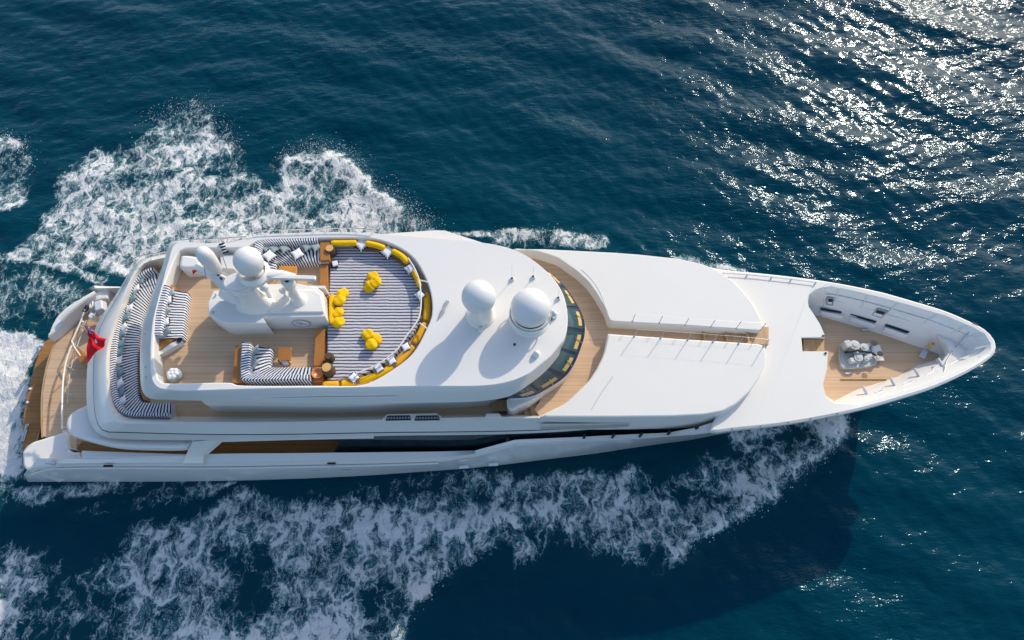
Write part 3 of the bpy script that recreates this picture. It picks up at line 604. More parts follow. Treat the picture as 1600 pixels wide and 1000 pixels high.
for ci, (u0, u1) in enumerate(cuts):
    g = MB(); g.loft([[onring(u0+(u1-u0)*k/8, v) for k in range(9)] for v in (0.15, 0.4, 0.7, 0.97)])
    pn = part(g, "window_pane", PANE)
    ua, ub = u0+(u1-u0)*0.14, u1-(u1-u0)*0.14
    g = MB(); g.loft([[onring(ua+(ub-ua)*k/8, v, 0.045) for k in range(9)] for v in (0.20, 0.38)]); part(g, "dashboard_bar", TAN if ci != 0 else TEAK, parent=pn)  # stands for the dashboard inside, added as a bar on the pane's outer face
    g = MB(); g.tube([onring((u0+u1)/2, .08, .05), onring((u0+u1)/2+.02, .5, .08)], 0.018, 5); part(g, "wiper", STEEL, parent=pn)
# walkway in front of the bridge and its steps down to starboard
part(MB().prism(T([(835,640),(860,600),(880,540),(870,440),(815,400),(850,402),(900,425),(980,440),(1200,480),(1200,560),(980,600),(960,640),(846,653)], 6.4), 5.7), "walkway_deck", TEAK)
for k in range(3):
    x0 = 800 + k*11; zz = 5.8 + k*0.18
    part(MB().prism(T([(x0+5,634-k*2),(x0+16,631-k*2),(x0+20,650),(x0+9,651)], zz), 5.5), "step", TEAKX)
part(MB().prism(T([(768,625),(792,625),(792,642),(768,642)], 5.78), 5.5), "step", TEAKX)
part(MB().prism(res(T([(792,624),(798,620),(820,622),(850,612),(830,626),(810,634),(800,640),(794,636)], 7.0), 40, True), 5.6, 0.04), "stair_coaming", WHITE, smooth=50)
# fore coach roof: two halves either side of the centre passage
pw = [(801.7,389),(850,389),(960,394.5),(1000,397.5),(1060,404),(1100,413),(1124,424),(1143,437),(1160,454),(1176,474),(1187,495),(1192,508),(1189,516.5),(1130,512.5),(1068,508),(1000,504.5),(955,502),(951,498),(947,484),(940,472),(932,458),(920,441),(902,424),(871,402.5),(840,392.5)]
part(MB().prism(res(T(pw, 7.2), 130, True, False), 5.6, 0.05), "coach_roof", DECKW, smooth=60)
sw = [(950,521),(1000,524.5),(1070,529.5),(1130,533),(1188,537),(1195,541),(1198,552),(1196,570),(1186,592),(1170,614),(1150,632),(1130,643),(1100,648.5),(1050,651),(960,652),(850,652),(842,651.5),(850,646),(881.5,631),(900,614),(920,594.5),(932,576),(940,560),(944.5,548),(948,532)]
part(MB().prism(res(T(sw, 7.2), 130, True, False), 5.3, 0.09), "coach_roof", DECKW, smooth=60)
part(MB().loft([row([(845,662,6.6),(960,661,6.4),(1040,657.5,6.4),(1090,653.5,6.4)], None, 20), row([(845,672,5.6),(960,668,5.7),(1040,662,5.8),(1092,655,6.0)], None, 20), row([(845,670,5.3),(960,664,5.4),(1040,658,5.5),(1092,650,5.8)], None, 20)], capu=True), "side_moulding", WHITE, smooth=40)
for px_ in ([(908,421),(922,434),(935,452),(944,474),(949,496)], [(924,640),(936,620),(948,602),(958,588)]):
    part(MB().tube(row(px_, 7.205, 16), .012, 5), "panel_seam", GREY)

# passage floor steps
for px_, z_ in ((1099,6.58),(1134,6.72),(1167,6.86)):
    part(MB().prism(T([(px_,509),(px_+34,511),(px_+34,538),(px_,536)], z_), 6.3), "step", TEAKX)
    part(MB().box((W(px_, 523, z_)[0], W(px_, 523, z_)[1], z_+.06), (.05, .75, .12)), "step_nosing", TAN)
# stanchions and wires along both passage edges
st_p = [(988,502.5),(1030,505),(1070,508.5),(1110,511.5),(1150,513.5),(1188,516)]; st_s = [(991,525.5),(1032.5,528),(1074.5,531),(1114,534),(1154,537),(1193,541)]
for L_ in (st_p, st_s):
    prev = None
    for a, b_ in L_:
        c = W(a, b_, 7.2); o = part(MB().tube([c, (c[0]+.01, c[1], 8.0)], 0.017, 6).lathe(c, [(.05, 0), (.05, .04), (0, .05)], 8), "stanchion", GREY)
    part(MB().tube([W(a, b_, 7.2)[:2] + (7.98,) for a, b_ in L_], 0.0035, 5), "lifeline", STEEL)
# ---- whaleback foredeck with the anchor well cut into it
pairs = [((1294,549),(1294,556)),((1292,577),(1291,580)),((1285.5,600),(1286,602)),((1290,620),(1290,618)),((1303,630),(1303,627)),((1340,632),(1338,609)),((1395,615),(1380,596)),((1435,603),(1404,588)),((1485,583),(1433,571)),((1521,567),(1461,562)),((1542,554),(1470,553.5)),((1546,545),(1471,551)),((1546,537),(1469,549)),((1537,522.5),(1464,546)),((1519,512.5),(1446,540)),((1476,494.5),(1410,528)),((1420,478),(1380,517.5)),((1380,467),(1345,506)),((1326,454),(1318,497.5)),((1298,449),(1290,492)),((1284,450.5),(1280,489)),((1273,454.5),(1272,486)),((1264,461),(1264,484)),((1262,470),(1263,484)),((1264,480),(1264,487)),((1271,490),(1271,494)),((1281,506),(1281,509)),((1288,522),(1288,524)),((1288.5,528),(1288.5,530)),((1252,528.5),(1254,530)),((1254,549),(1255,551))]
hole = np.array(T([p[0] for p in pairs], 6.6)); flo = np.array(T([p[1] for p in pairs], 4.8))
segs = []
def dens(A, n=4, sm=True):
    A2 = res(A, len(A)*n, True, True); return A2
fo_o = T([(1150,600),(1120,650),(1110,674),(1145,671.5),(1220,663.5),(1280,653.5),(1349,639),(1440,612.5),(1473,600),(1515,580),(1545,561),(1554,551),(1556,543),(1552,529),(1537,514),(1519,504.5),(1476,486),(1410,466),(1380,457.5),(1326,446),(1278,438),(1236,432.5),(1200,428.5),(1124,421),(1105,417),(1140,450),(1180,500),(1189,513),(1190,526),(1189,538)], 6.6)
fo_o = res(fo_o, 110, False, True)
# interpolate hole and floor with the same parameter so that walls stay straight
def sub(A, n=3):
    out = []; m_ = len(A)
    for i in range(m_):
        for k in range(n): out.append(A[i]*(1-k/n)+A[(i+1) % m_]*k/n)
    return np.array(out)
H_, F_ = sub(hole), sub(flo)
hin = inset(H_, -0.04); hin[:, 2] = 6.64; fin_ = inset(fo_o, 0.10); fin_[:, 2] = 6.66
H2 = H_.copy(); H2[:, 2] = 6.6
fd = MB(); lo = fo_o.copy(); lo[:, 2] = 6.35
fd.loft([lo, fo_o, fin_], cu=True); fd.cap(fin_, [hin[::-1]]) ; part(fd, "foredeck", DECKW, smooth=50)
mid_ = H_*0.62 + F_*0.38; mid_[:, 2] = 5.75
part(MB().loft([hin, H2, F_], cu=True), "well_wall", WHITE, smooth=30)
part(MB().cap(F_), "anchor_deck", TEAK)
part(MB().prism([(x, y, 4.79) for x, y, z in inset(F_, -0.3)], 4.6), "well_underside", HULLW)
for k in range(4): # steps from the whaleback down into the well
    part(MB().prism(T([(1256+k*8,530),(1264+k*8,530),(1264+k*8,549.5),(1256+k*8,549)], 6.2-k*0.3), 4.8), "step", TEAKX)
def inner(s, v):  # point on the port well wall; s in pair index units
    i = int(s); f = s-i; a = hole[i]*(1-f)+hole[i+1]*f; c = flo[i]*(1-f)+flo[i+1]*f; return a*(1-v)+c*v

def wallq(s0, s1, v0, v1, off):
    a, b_, c, d_ = inner(s0, v0), inner(s1, v0), inner(s1, v1), inner(s0, v1); nrm = np.cross(b_-a, d_-a); nrm /= np.linalg.norm(nrm)
    if float(np.dot(nrm, np.array(W(1360,560,6.0)) - a)) < 0: nrm = -nrm
    return [p + nrm*off for p in (a, b_, c, d_)], nrm
for s0, s1 in ((20.0,18.2),(17.75,16.6),(16.2,15.2)):     # rope lockers in the port wall
    q, nrm = wallq(s0, s1, 0.70, 0.77, 0.15); lk = part(MB().add(q, [(0,1,2,3)]), "locker_slot", DARK)
    q, nrm = wallq(s0, s1, 0.79, 0.93, 0.16); q2 = [p + np.array((0, -.16, .14)) for p in q]
    part(MB().loft([q, q2], cu=True).cap(q2), "locker_lip", FWHT, parent=lk)
for s0 in (18.95, 16.72):
    q, nrm = wallq(s0+.2, s0-.2, 0.34, 0.58, 0.05); fl0 = part(MB().tube(q+[q[0]], 0.05, 6), "hawse_frame", GREY)
    q, nrm = wallq(s0+.16, s0-.16, 0.38, 0.48, 0.06); part(MB().add(q, [(0,1,2,3)]), "hawse_hole", DARK, parent=fl0)
for s_ in (19.5, 18.55, 17.45, 16.45, 15.2, 14.2, 13.3):
    q = [inner(s_, v) for v in (0.02, 0.98)]; part(MB().tube([q[0]+np.array((0,-.03,0)), q[1]+np.array((0,-.03,.02))], 0.04, 5), "bulwark_frame", WHITE)
for v in (0.22, 0.42):
    part(MB().tube([inner(s_, v)+np.array((0,-.03,0)) for s_ in np.linspace(13.2, 19.6, 20)], 0.022, 5), "bulwark_stringer", LGREY)
for s_ in (5.3, 6.3, 7.4, 8.4):
    a, b_ = inner(s_, .05), inner(s_, .95); mdp = (a+b_)/2
    part(MB().box(mdp+np.array((.0,.03,.05)), (.10,.75,.16), .25), "bulwark_bracket", LGREY, bevel=.02)
    part(MB().box(mdp+np.array((.55,.05,.18)), (.5,.12,.12), 0.45), "mooring_roller", STEEL, bevel=0.02)
part(MB().prism(T([(1490,512),(1512,524),(1528,534),(1533,545),(1512,561),(1484,573),(1452,586),(1458,574),(1474,563),(1484,549),(1480,538),(1466,524)], 5.75), 5.3, .03), "bow_platform", WHITE)
# breasthook ribs and fairlead in the stem
q0 = W(1523,508,6.62); part(MB().box(q0, (.26,.26,.05), -0.5), "bow_fairlead", DARK)
part(MB().tube([W(1519,513,6.5), W(1491,544,5.7), W(1478,566,5.9), W(1474,590,6.5)], 0.03, 6), "bow_brace", STEEL)
part(MB().tube([W(1495,561,5.9), W(1520,562,6.2), W(1532,557,6.5)], 0.03, 6), "bow_brace", LGREY)
part(MB().tube([W(1524,545,6.3), W(1540,541,6.5)], 0.05, 6), "bow_brace", WHITE)
part(MB().lathe(W(1484,538,5.3), [(.2,0),(.2,.3),(.27,.34),(.27,.42),(0,.45)], 14).box(W(1486,533,5.6), (.5,.14,.14), .3), "stem_roller", STEEL)
c = W(1450,543,5.1); part(MB().lathe(c, [(.1,0),(.07,.3),(.13,.38),(.13,.45),(.07,.46),(.07,.4),(0,.4)], 14), "deck_bell", BRASS)
part(MB().box(W(1443,553,4.86), (.55,.28,.1), .9), "deck_plate", LGREY)
# windlass
wc_ = W(1340,555,4.82); wl_ = part(MB().prism(res(T([(1312,542),(1318,537),(1364,537),(1368,541),(1371,566),(1366,571),(1320,576),(1314,572)], 4.98), 24, True), 4.8, 0.03), "windlass", GALV, bevel=0)
for (dx, dy, r, hh) in ((-.35,.32,.30,.85),(.15,.22,.24,.75),(-.25,-.32,.26,.6),(.2,-.36,.16,.5),(.75,.45,.14,.5),(.8,-.3,.17,.4)):
    hh *= .6; r *= .9; c = (wc_[0]+dx, wc_[1]+dy, 4.98); part(MB().lathe(c, [(r,0),(r,hh*.12),(r*.7,hh*.18),(r*.7,hh*.74),(r,hh*.8),(r,hh*.9),(r*.5,hh*.92),(r*.45,hh),(0,hh)], 20), "drum", GALV, parent=wl_)
for (dx, dy, r) in ((.65,.4,.16),(.78,-.22,.15)):
    c = (wc_[0]+dx, wc_[1]+dy, 5.5); part(MB().lathe(c, [(r,0),(r,.03),(0,.04)], 14), "hand_wheel", DARK, parent=wl_)
part(MB().box((wc_[0]-.75, wc_[1]+.35, 5.3), (.35,.4,.5), .2), "motor_housing", GALV, parent=wl_, bevel=.05)
part(MB().tube([(wc_[0]-.9, wc_[1]-.05, 5.25), (wc_[0]-.3, wc_[1]+.0, 5.45), (wc_[0]+.6, wc_[1]-.05, 5.2), (wc_[0]+.95, wc_[1]-.35, 5.1)], 0.06, 8), "anchor_chain", DARK, parent=wl_)
for bx, by, bw, bh in ((-.05,.05,.5,.3),(.35,-.05,.3,.5),(-.55,-.45,.3,.25),(.45,.42,.25,.2)): part(MB().box((wc_[0]+bx, wc_[1]+by, 5.12), (bw,bh,.28), .15), "gearbox", LGREY, parent=wl_, bevel=.03)
part(MB().box((wc_[0]+.95, wc_[1]+.05, 5.02), (.5,.9,.06)), "chain_plate", WHITE, parent=wl_)
for a, b_ in ((1343,575),(1325,583),(1352,515),(1286,492)):
    part(MB().box(W(a, b_, 4.86), (.3,.1,.08), .1), "pad_eye", LGREY)
part(MB().box(W(1350,592,4.84), (2.4,.05,.06), -0.0), "deck_coaming", TAN)
# foredeck toe rails
for fn in (0, 1):
    px = [(1145,669),(1180,666),(1220,661),(1262,654),(1310,645)] if fn == 0 else [(1130,427),(1170,429.5),(1200,432.5),(1236,436.5),(1275,441.5)]
    R_ = row(px, 6.78, 20); part(MB().tube(R_, 0.02, 6), "toe_rail", GREY)
    for i in (0, 5, 10, 14, 19): part(MB().tube([R_[i]-np.array((0,0,.14)), R_[i]+np.array((0,0,.03))], 0.035, 6), "rail_post", GREY)
for a, b_ in ((1286,525),(1290,552)): part(MB().lathe(W(a, b_, 6.66), [(.06,0),(.06,.04),(0,.05)], 10), "deck_socket", DARK)
# ---- hardtop radomes and fittings
def radome(px, py, z, rpx, ped, name="radome"):
    c = W(px, py, z); r = rpx*mpp(px, py, z); zb = 9.66
    prof = [(0, r*1.0)] + [(r*math.sin(a), r*math.cos(a)) for a in np.linspace(.12, 1.75, 16)] + [(r*.93, -r*.35), (r*.80, -r*.62)]
    o = part(MB().lathe(c, prof, 40), name, DOME, smooth=60)
    part(MB().lathe((c[0], c[1], zb), [(ped*1.15, 0), (ped*1.12, .06), (ped, .12), (ped*.95, c[2]-zb-r*.6)], 36), "pedestal", WHITE, parent=o)
    return o
radome(748, 464, 11.45, 27, 0.60)
d2 = radome(829, 481, 10.75, 31.5, 0.84)
part(MB().tube([tuple(np.array(W(829, 489, 10.3)) + np.array((math.cos(t)*.93, math.sin(t)*.93, 0))) for t in np.linspace(0, 6.283, 40)], 0.035, 6, cap=False), "flange_ring", GREY, parent=d2)
c = W(865,494,9.66); part(MB().lathe(c, [(.17,0),(.17,.1),(.12,.16),(.14,.3),(0,.34)], 12), "searchlight", STEEL)
part(MB().lathe(W(860,500,9.66), [(.05,0),(.05,.12),(0,.13)], 8), "horn_base", DARK)
def whip(px, py, dx, dy, L_):
    c = W(px, py, 9.66); a = part(MB().box((c[0], c[1], c[2]+.06), (.18,.18,.12), .3), "aerial_base", LGREY, bevel=.03)
    part(MB().tube([c, (c[0]+dx, c[1]+dy, c[2]+L_)], 0.014, 5), "aerial_rod", WHITE, parent=a); part(MB().lathe((c[0], c[1], c[2]+.12), [(.05,0),(.04,.08),(0,.1)], 8), "aerial_cap", DARK, parent=a)
whip(800, 437, 0, 0, 1.3); whip(833, 434, 0, 0, 1.0); whip(872, 467, 0, 0, .9)
c = W(838,554,9.66); part(MB().lathe(c, [(.16,0),(.15,.15),(.09,.26),(0,.3)], 14), "gps_dome", DOME)
c = W(751,516,9.66); part(MB().lathe(c, [(.13,0),(.12,.12),(0,.2)], 12), "gps_dome", DOME)
part(MB().lathe(W(804,538.5,9.66), [(.06,0),(.06,.05),(0,.06)], 8), "deck_socket", DARK)
# recessed bracket on the hardtop
q = MB().tube([W(698,473,9.72), W(692,486,9.72)], .08, 6, flat=.5).box(W(698,473,9.72), (.16,.2,.08), -.5).tube([W(692,486,9.72), W(684,500,9.72)], [.11,.01], 6, flat=.5)
part(q, "folded_davit", GREY)
for a, b_, t in ((238,456,0),(226,520,0),(228,573,0),(229,589,0)): part(MB().box(W(a, b_, 9.3), (.12,.05,.06), 0.4), "drain_slot", GREY)
# ---- pit divider walls, mast house
def slab(px, z0, z1, name, m_, bev=0.02, parent=Y_): return part(MB().prism(T(px, z1), z0), name, m_, parent=parent, bevel=bev)
mhb = T([(327,476),(326.5,493),(344,506),(353,528),(416,527),(416,517),(506,513.5),(508,470),(500,455),(470,450),(362,455),(338,457)], 8.8)
# the mast house: top at 10 m, vertical sides
mtop = T([(334,453.5),(361.5,452.5),(372,444),(467,443),(496,449),(505,457),(508,494.5),(410,497),(416,505.5),(354,505.5),(344,503.5),(325.5,491.5),(324.5,472)], 9.95)
ms_ = part(MB().prism(mtop, 8.8, 0.06), "mast_house", WHITE, smooth=40)
part(MB().prism(T([(410,488),(505,487),(502,460),(490,452),(420,452)], 10.08), 9.9, 0.06), "house_lid", WHITE, parent=ms_, smooth=40)
# oval emblem on the starboard side of the mast house
ec = np.array(W(471,503,9.35)); yy = W(471,496,9.95)[1]-0.015
ec[1] = yy; rx = 14*mpp(471,505,9.4); rz = 0.34
ell = [(ec[0]+rx*math.cos(t), ec[1], ec[2]+rz*math.sin(t)) for t in np.linspace(0, 2*math.pi, 41)]
ob = part(MB().add([(p[0], p[1]+.004, p[2]) for p in ell[:-1]] , [tuple(range(40))]), "emblem_plate", WHITE, parent=ms_)
em = MB().tube(ell, .022, 6, cap=False); em.tube([(ec[0]+rx*a, ec[1]-.01, ec[2]+rz*b_) for a, b_ in ((-.55,.1),(-.35,.5),(0,.35),(.15,0),(-.1,-.3),(-.3,-.15),(0,.05),(.35,-.1),(.6,-.35))], .018, 5)
part(em, "emblem_ring", GREY, parent=ms_)
# mast: pylon, cross arm, domes, radar scanner
mast = part(MB().loft([[(x, y, z) for x, y in [(cx+sx*math.cos(t)*(1+.0*t), cy+sy*math.sin(t)) for t in np.linspace(0, 2*math.pi, 20, endpoint=False)]] for (cx, cy, z, sx, sy) in [(*W(402,478,9.95)[:2], 9.9, 1.05, .5), (*W(400,474,10.2)[:2], 10.4, .66, .36), (*W(398,470,10.2)[:2], 11.2, .42, .26), (*W(396,470,10.2)[:2], 11.8, .58, .42), (*W(396,470,10.2)[:2], 11.95, .66, .46)]], cu=True).cap([(W(396,470,10.2)[0]+.66*math.cos(t), W(396,470,10.2)[1]+.46*math.sin(t), 11.96) for t in np.linspace(0, 2*math.pi, 20, endpoint=False)]), "mast", WHITE, smooth=60)
def ball(px, py, z, rpx, name, parent, prof_low=.6, m_=DOME, stretch=1.0, zb=None):
    c = W(px, py, z); r = rpx*mpp(px, py, z)
    pr = [(0, r*stretch)] + [(r*math.sin(a), r*math.cos(a)*stretch) for a in np.linspace(.15, 1.57, 12)]
    pr += [(r*.98, -r*.5*stretch), (r*.8, -r*.9*stretch)]
    if zb is not None: pr += [(r*.45, -r*1.0*stretch), (r*.45, zb-z)]
    return part(MB().lathe(c, pr, 28), name, m_, parent=parent, smooth=60)
ball(387, 407, 13.0, 22, "satellite_dome", mast, zb=11.9)
cc = W(390, 416, 12.6); part(MB().lathe((cc[0], cc[1], 11.95), [(.45,-.4),(.66,-.1),(.70,.0),(.70,.12),(.62,.2),(.55,.3)], 32), "dome_flange", WHITE, parent=mast, smooth=40)
cc = W(318.5, 397, 12.9); part(MB().lathe((cc[0], cc[1], 11.3), [(0,1.95),(.14,1.93),(.26,1.83),(.33,1.65),(.36,1.4),(.34,.9),(.28,.35),(.16,.1),(.12,-.2)], 28), "satellite_dome", DOME, parent=mast, smooth=70)
def plate(pts, th, name, m_=WHITE, parent=mast, r=.05):
    P_ = T(pts); lo_ = [(x, y, z-th) for x, y, z in P_]
    return part(MB().loft([P_, lo_], cu=True).cap(P_).cap(lo_), name, m_, parent=parent, bevel=r, smooth=30)
plate([(300,419,11.3),(306,411,11.4),(330,419,11.4),(350,425,11.5),(376,440,11.6),(398,447,11.7),(398,457,11.6),(370,462,11.2),(345,452,11.2),(330,436,11.2),(312,424,11.3)], .2, "cross_arm")
plate([(345,440,11.2),(378,452,11.3),(382,470,10.3),(365,475,10.0),(340,462,10.3)], .3, "arm_gusset")
part(MB().tube([W(400,428,12.1), W(440,428,12.0), W(462,431,11.9)], [.26,.2,.1], 12, flat=.5), "radar_arm", WHITE, parent=mast)
part(MB().box(np.array(W(458,434,12.0)), (2.0,.22,.17), -0.035), "radar_scanner", WHITE, parent=mast, bevel=.05)
part(MB().lathe((W(452,440,11.6)[0], W(452,440,11.6)[1]-.1, 10.0), [(.42,0),(.2,.4),(.17,1.3),(.3,1.5),(.28,1.8),(.1,1.85)], 18), "scanner_pedestal", WHITE, parent=mast, smooth=60)
ball(412, 448, 11.0, 7, "antenna_dome", mast, zb=10.0); ball(458, 459, 10.6, 7.5, "antenna_dome", mast, zb=10.0); ball(441, 454, 10.55, 5, "antenna_dome", mast, zb=10.0)
part(MB().box(W(452,447,10.6), (.35,.3,.5), .2), "instrument_box", LGREY, parent=mast, bevel=.05)
plate([(362,463,10.6),(392,462,10.7),(396,474,10.6),(372,482,10.3)], .5, "mast_step")
part(MB().tube([W(346,396,12.9), W(354,418,11.4)], .02, 6), "whip_aerial", GREY, parent=mast)
part(MB().tube([W(322,436,11.4), W(318,412,12.4)], .02, 6), "whip_aerial", GREY, parent=mast)
for a, b_ in ((328,415),(341,430),(346,436)): part(MB().lathe(W(a, b_, 11.5), [(.05,0),(.05,.1),(0,.12)], 8), "lamp_bracket", DARK, parent=mast)
for a, b_ in ((337,461),(333,488)): part(MB().lathe(W(a, b_, 10.0), [(.05,0),(.05,.05),(0,.06)], 8), "deck_socket", GREY, parent=ms_)
part(MB().prism(T([(484,446),(508,446.5),(508,450),(484,450)], 9.9), 8.9), "side_gate", WHITE)
# white deck boxes port aft
part(MB().prism(res(T([(281,403),(284,398),(306,400),(312,404),(312,416),(300,419),(281,418)], 9.6), 24, True), 8.8, 0.15), "life_raft_cover", WHITE, smooth=60)
part(MB().prism(T([(343,398),(364,397),(366,420),(345,420)], 9.4), 8.8, 0.08), "deck_locker", WHITE, smooth=40)
# aft dividers on the sundeck
slab([(244,549),(280,529),(285,534),(247,556)], 8.8, 9.12, "divider", WHITE)
part(MB().lathe(W(281,532,9.13), [(.1,0),(.13,.04),(.08,.05),(0,.03)], 14), "cup_holder", DARK)
# wooden cabinetry built into the sundeck
slab([(499,413),(512,413),(513,464),(508,468),(500,450)], 8.8, 9.25, "cabinet", VARN)
slab([(500,377),(515,377),(515,406),(500,407)], 8.8, 9.5, "cabinet", VARN)
slab([(499,407.5),(514,407),(514,410),(499,411)], 8.8, 9.3, "divider", LGREY)
slab([(493.5,514),(507.5,513),(505,572),(490,572)], 8.8, 9.2, "cabinet", VARN)
slab([(490,573),(505,573),(504.5,596),(489,596)], 8.8, 9.3, "cabinet", VARN)
slab([(368,539),(383,539),(378.5,598),(362.5,598)], 8.8, 9.4, "cabinet", VARN)
slab([(258,437.5),(282,454),(281,456),(254,450)], 8.8, 9.2, "corner_shelf", VARN)
slab([(244,531),(273,529),(246,549)], 8.8, 9.2, "corner_shelf", VARN)
slab([(218,545),(222,545),(222.5,612),(229,625),(224,625),(218,610)], 5.6, 6.1, "cabinet", VARN)
# inner rail round the sunpad
rr = rail([(640,412),(650,428),(657,447),(660,477),(656,505),(637,533),(624,552),(604,569),(585,580),(560,590)], 9.1, 0.5, "sunpad_rail", 8, 0.035, WHITE)
for (a, b_), (c_, d_) in (((657,438),(670,441)), ((656,505),(667,513))): part(MB().tube([W(a, b_, 9.6), W(c_, d_, 9.66)], .04, 6), "rail_bracket", WHITE)
slab([(116,548),(124,545),(137,560),(137,574),(126,568)], 2.62, 3.2, "transom_locker", VARN)
# stern rail on the main deck
part(MB().tube(row([(133,484,3.6),(122,512,3.6),(112,533,3.6)], None, 8), .04, 7).tube(row([(112,533,3.6),(118,545,3.6),(126,556,3.6)], None, 6), .04, 7), "stern_rail", CREAMR)
part(MB().tube(row([(112,540,3.6),(104,562,3.6),(99,590,3.6),(97,630,3.6),(97,670,3.6)], None, 16), .045, 7).tube(row([(135,500,3.0),(121,540,3.0),(110,580,3.0),(105,630,3.0)], None, 16), .02, 5), "stern_rail", CREAMR)
for a, b_ in ((112,535),(102,570),(98,610),(97,665),(124,508)): c = W(a, b_, 3.6); part(MB().tube([c, (c[0], c[1], 2.6)], .03, 6), "rail_post", CREAMR)
# =================================================================== LOOSE THINGS
PROTO_OFF = {}
def sofa(name, outer, inner, zf, label, backf=0.26, n=60, seat=.45, back=.85, group=None, cat_="sofa", smooth_=True):
    O = np.array(res(T(outer, zf+.5), n, False, smooth_)); I = np.array(res(T(inner, zf+.45), n, False, smooth_))
    O[:, 2] = 0; I[:, 2] = 0; M_ = O*(1-backf) + I*backf
    def lv(A, z): B = A.copy(); B[:, 2] = z; return B
    ctr = (float(O[:, 0].mean()), float(O[:, 1].mean()), zf); e = empty(name, ctr, label, cat_, group)
    I2 = M_*0.06+I*0.94; I3 = M_*.02+I*.98
    MB().loft([lv(I, zf), lv(I, zf+seat-.1), lv(I3, zf+seat-.03), lv(I2, zf+seat), lv(M_, zf+seat)], capu=False).build("seat", STR_S, e, smooth=50)
    M2 = M_*.85+O*.15; O2 = O*.85+M_*.15
    MB().loft([lv(M_, zf+seat-.02), lv(M_, zf+back-.08), lv(M2, zf+back), lv(O2, zf+back), lv(O, zf+back-.08), lv(O, zf)]).build("backrest", STR_S, e, smooth=50)
    for k in (0, -1):
        cp = MB(); V = [lv(I, zf)[k], lv(I, zf+seat-.05)[k], lv(M_, zf+seat-.05)[k], lv(M_, zf+back-.05)[k], lv(O, zf+back-.05)[k], lv(O, zf)[k]]; cp.add(V, [tuple(range(6))])
        cp.build("end_panel", LGREY, e)
    return e
sofa("sofa", [(243,421),(228,428),(213,442),(200,462),(190,485),(183,512),(179,540),(177,570),(177,600),(179,620),(184,636),(193,647),(206,652),(240,653.5),(268,654)],
     [(248,446),(240,452),(232,465),(226,480),(221,500),(218,520),(216,540),(215,570),(215,600),(215.5,610),(216.5,618),(218,623),(221,627),(240,629),(268,629)], 5.6, "long navy and white striped sofa curving round the stern of the upper deck", 0.24, 110)
sofa("sofa", [(258,450),(252,470),(247,495),(245,528)], [(293,457),(290,480),(287,503),(285,527)], 8.8, "short navy and white striped sofa just aft of the white mast house", 0.34, 40)
sofa("sofa", [(381,539),(380,560),(379,580),(380,597),(400,598.5),(440,598),(487,597.5)], [(424,543),(423,555),(422,566),(421,573),(430,573.5),(455,573.5),(487,573.5)], 8.8, "L-shaped navy and white striped sofa beside the small square table on the sundeck", 0.36, 60, smooth_=False)
sofa("sofa", [(404,424),(401,410),(400,392),(402,378),(420,376.5),(460,374.5),(499,373)], [(431,424),(431,420),(431,416),(433,411),(450,410.5),(475,410),(499,409)], 8.8, "navy and white striped corner sofa with many cushions along the port side of the sundeck", 0.30, 60, smooth_=False)
# sunpad
sp = [(511,375),(540,382),(565,387),(600,396),(622,408),(640,425),(652,442),(657,458),(658.5,480),(655,503),(646,520),(634,534),(612,560),(588,575),(566,586),(545,591),(525,594),(511,596),(511,520),(513,465),(515,420)]
o = MB().prism(res(T(sp, 9.12), 90, True, False), 8.8, 0.07).build("sunpad", STR_P, None, smooth=50, loc=W(585,480,8.8)); o["label"] = "large D-shaped striped sunbathing pad filling the front of the sundeck"; o["category"] = "sunpad"
# bolsters
def bolster(px, m_, label, r=0.15, z=9.3):
    R_ = row(px, z, 14); c = R_.mean(0); c[2] = z - r
    o = MB().tube(R_, [r*.8]+[r]*12+[r*.8], 12, flat=.85).build("bolster", m_, None, smooth=60, loc=tuple(c)); o["label"] = label; o["category"] = "bolster"; o["group"] = "yellow bolsters round the sunpad"; return o
bolster([(518,380),(538,380),(557,379.5)], YEL, "straight yellow bolster at the port edge of the sunpad, next to the round wicker table", z=9.55)
bolster([(572,380),(588,383.5),(601,388)], YEL, "yellow bolster between the two grey diamond cushions on the sunpad's port edge", z=9.55)
bolster([(613,392),(627,400),(637,410)], YEL, "yellow bolster just after the second diamond cushion where the port rim bends", z=9.5)
bolster([(646,424),(652,436),(656,448)], YEL, "short yellow bolster inside the rail at the front port corner of the sunpad", r=.12, z=9.4)
bolster([(666,458),(667.5,478),(665.5,500)], YELO, "amber bolster outside the rail at the foremost point of the sunpad", z=9.2)
bolster([(664,505),(657,520),(648,536)], YELO, "amber bolster outside the rail directly below the foremost one", z=9.2)
bolster([(645,541),(633,556),(618,570)], YELO, "amber bolster on the starboard curve, third along from the foremost point", z=9.2)
bolster([(613,573),(590,586),(562,596)], YEL, "long yellow bolster along the lower starboard curve of the sunpad", z=9.2)
bolster([(555,597.5),(545,599),(534,599.5)], YEL, "shortest yellow bolster, low on the starboard edge next to the long curved one", z=9.2)
bolster([(529,600),(516,600.5),(505,600.5)], YELO, "straight amber bolster in the aft starboard corner of the sunpad", z=9.2)
bolster([(519,461),(518.5,482),(519,506)], YEL, "upright yellow bolster against the front of the white mast house", r=.13, z=9.3)
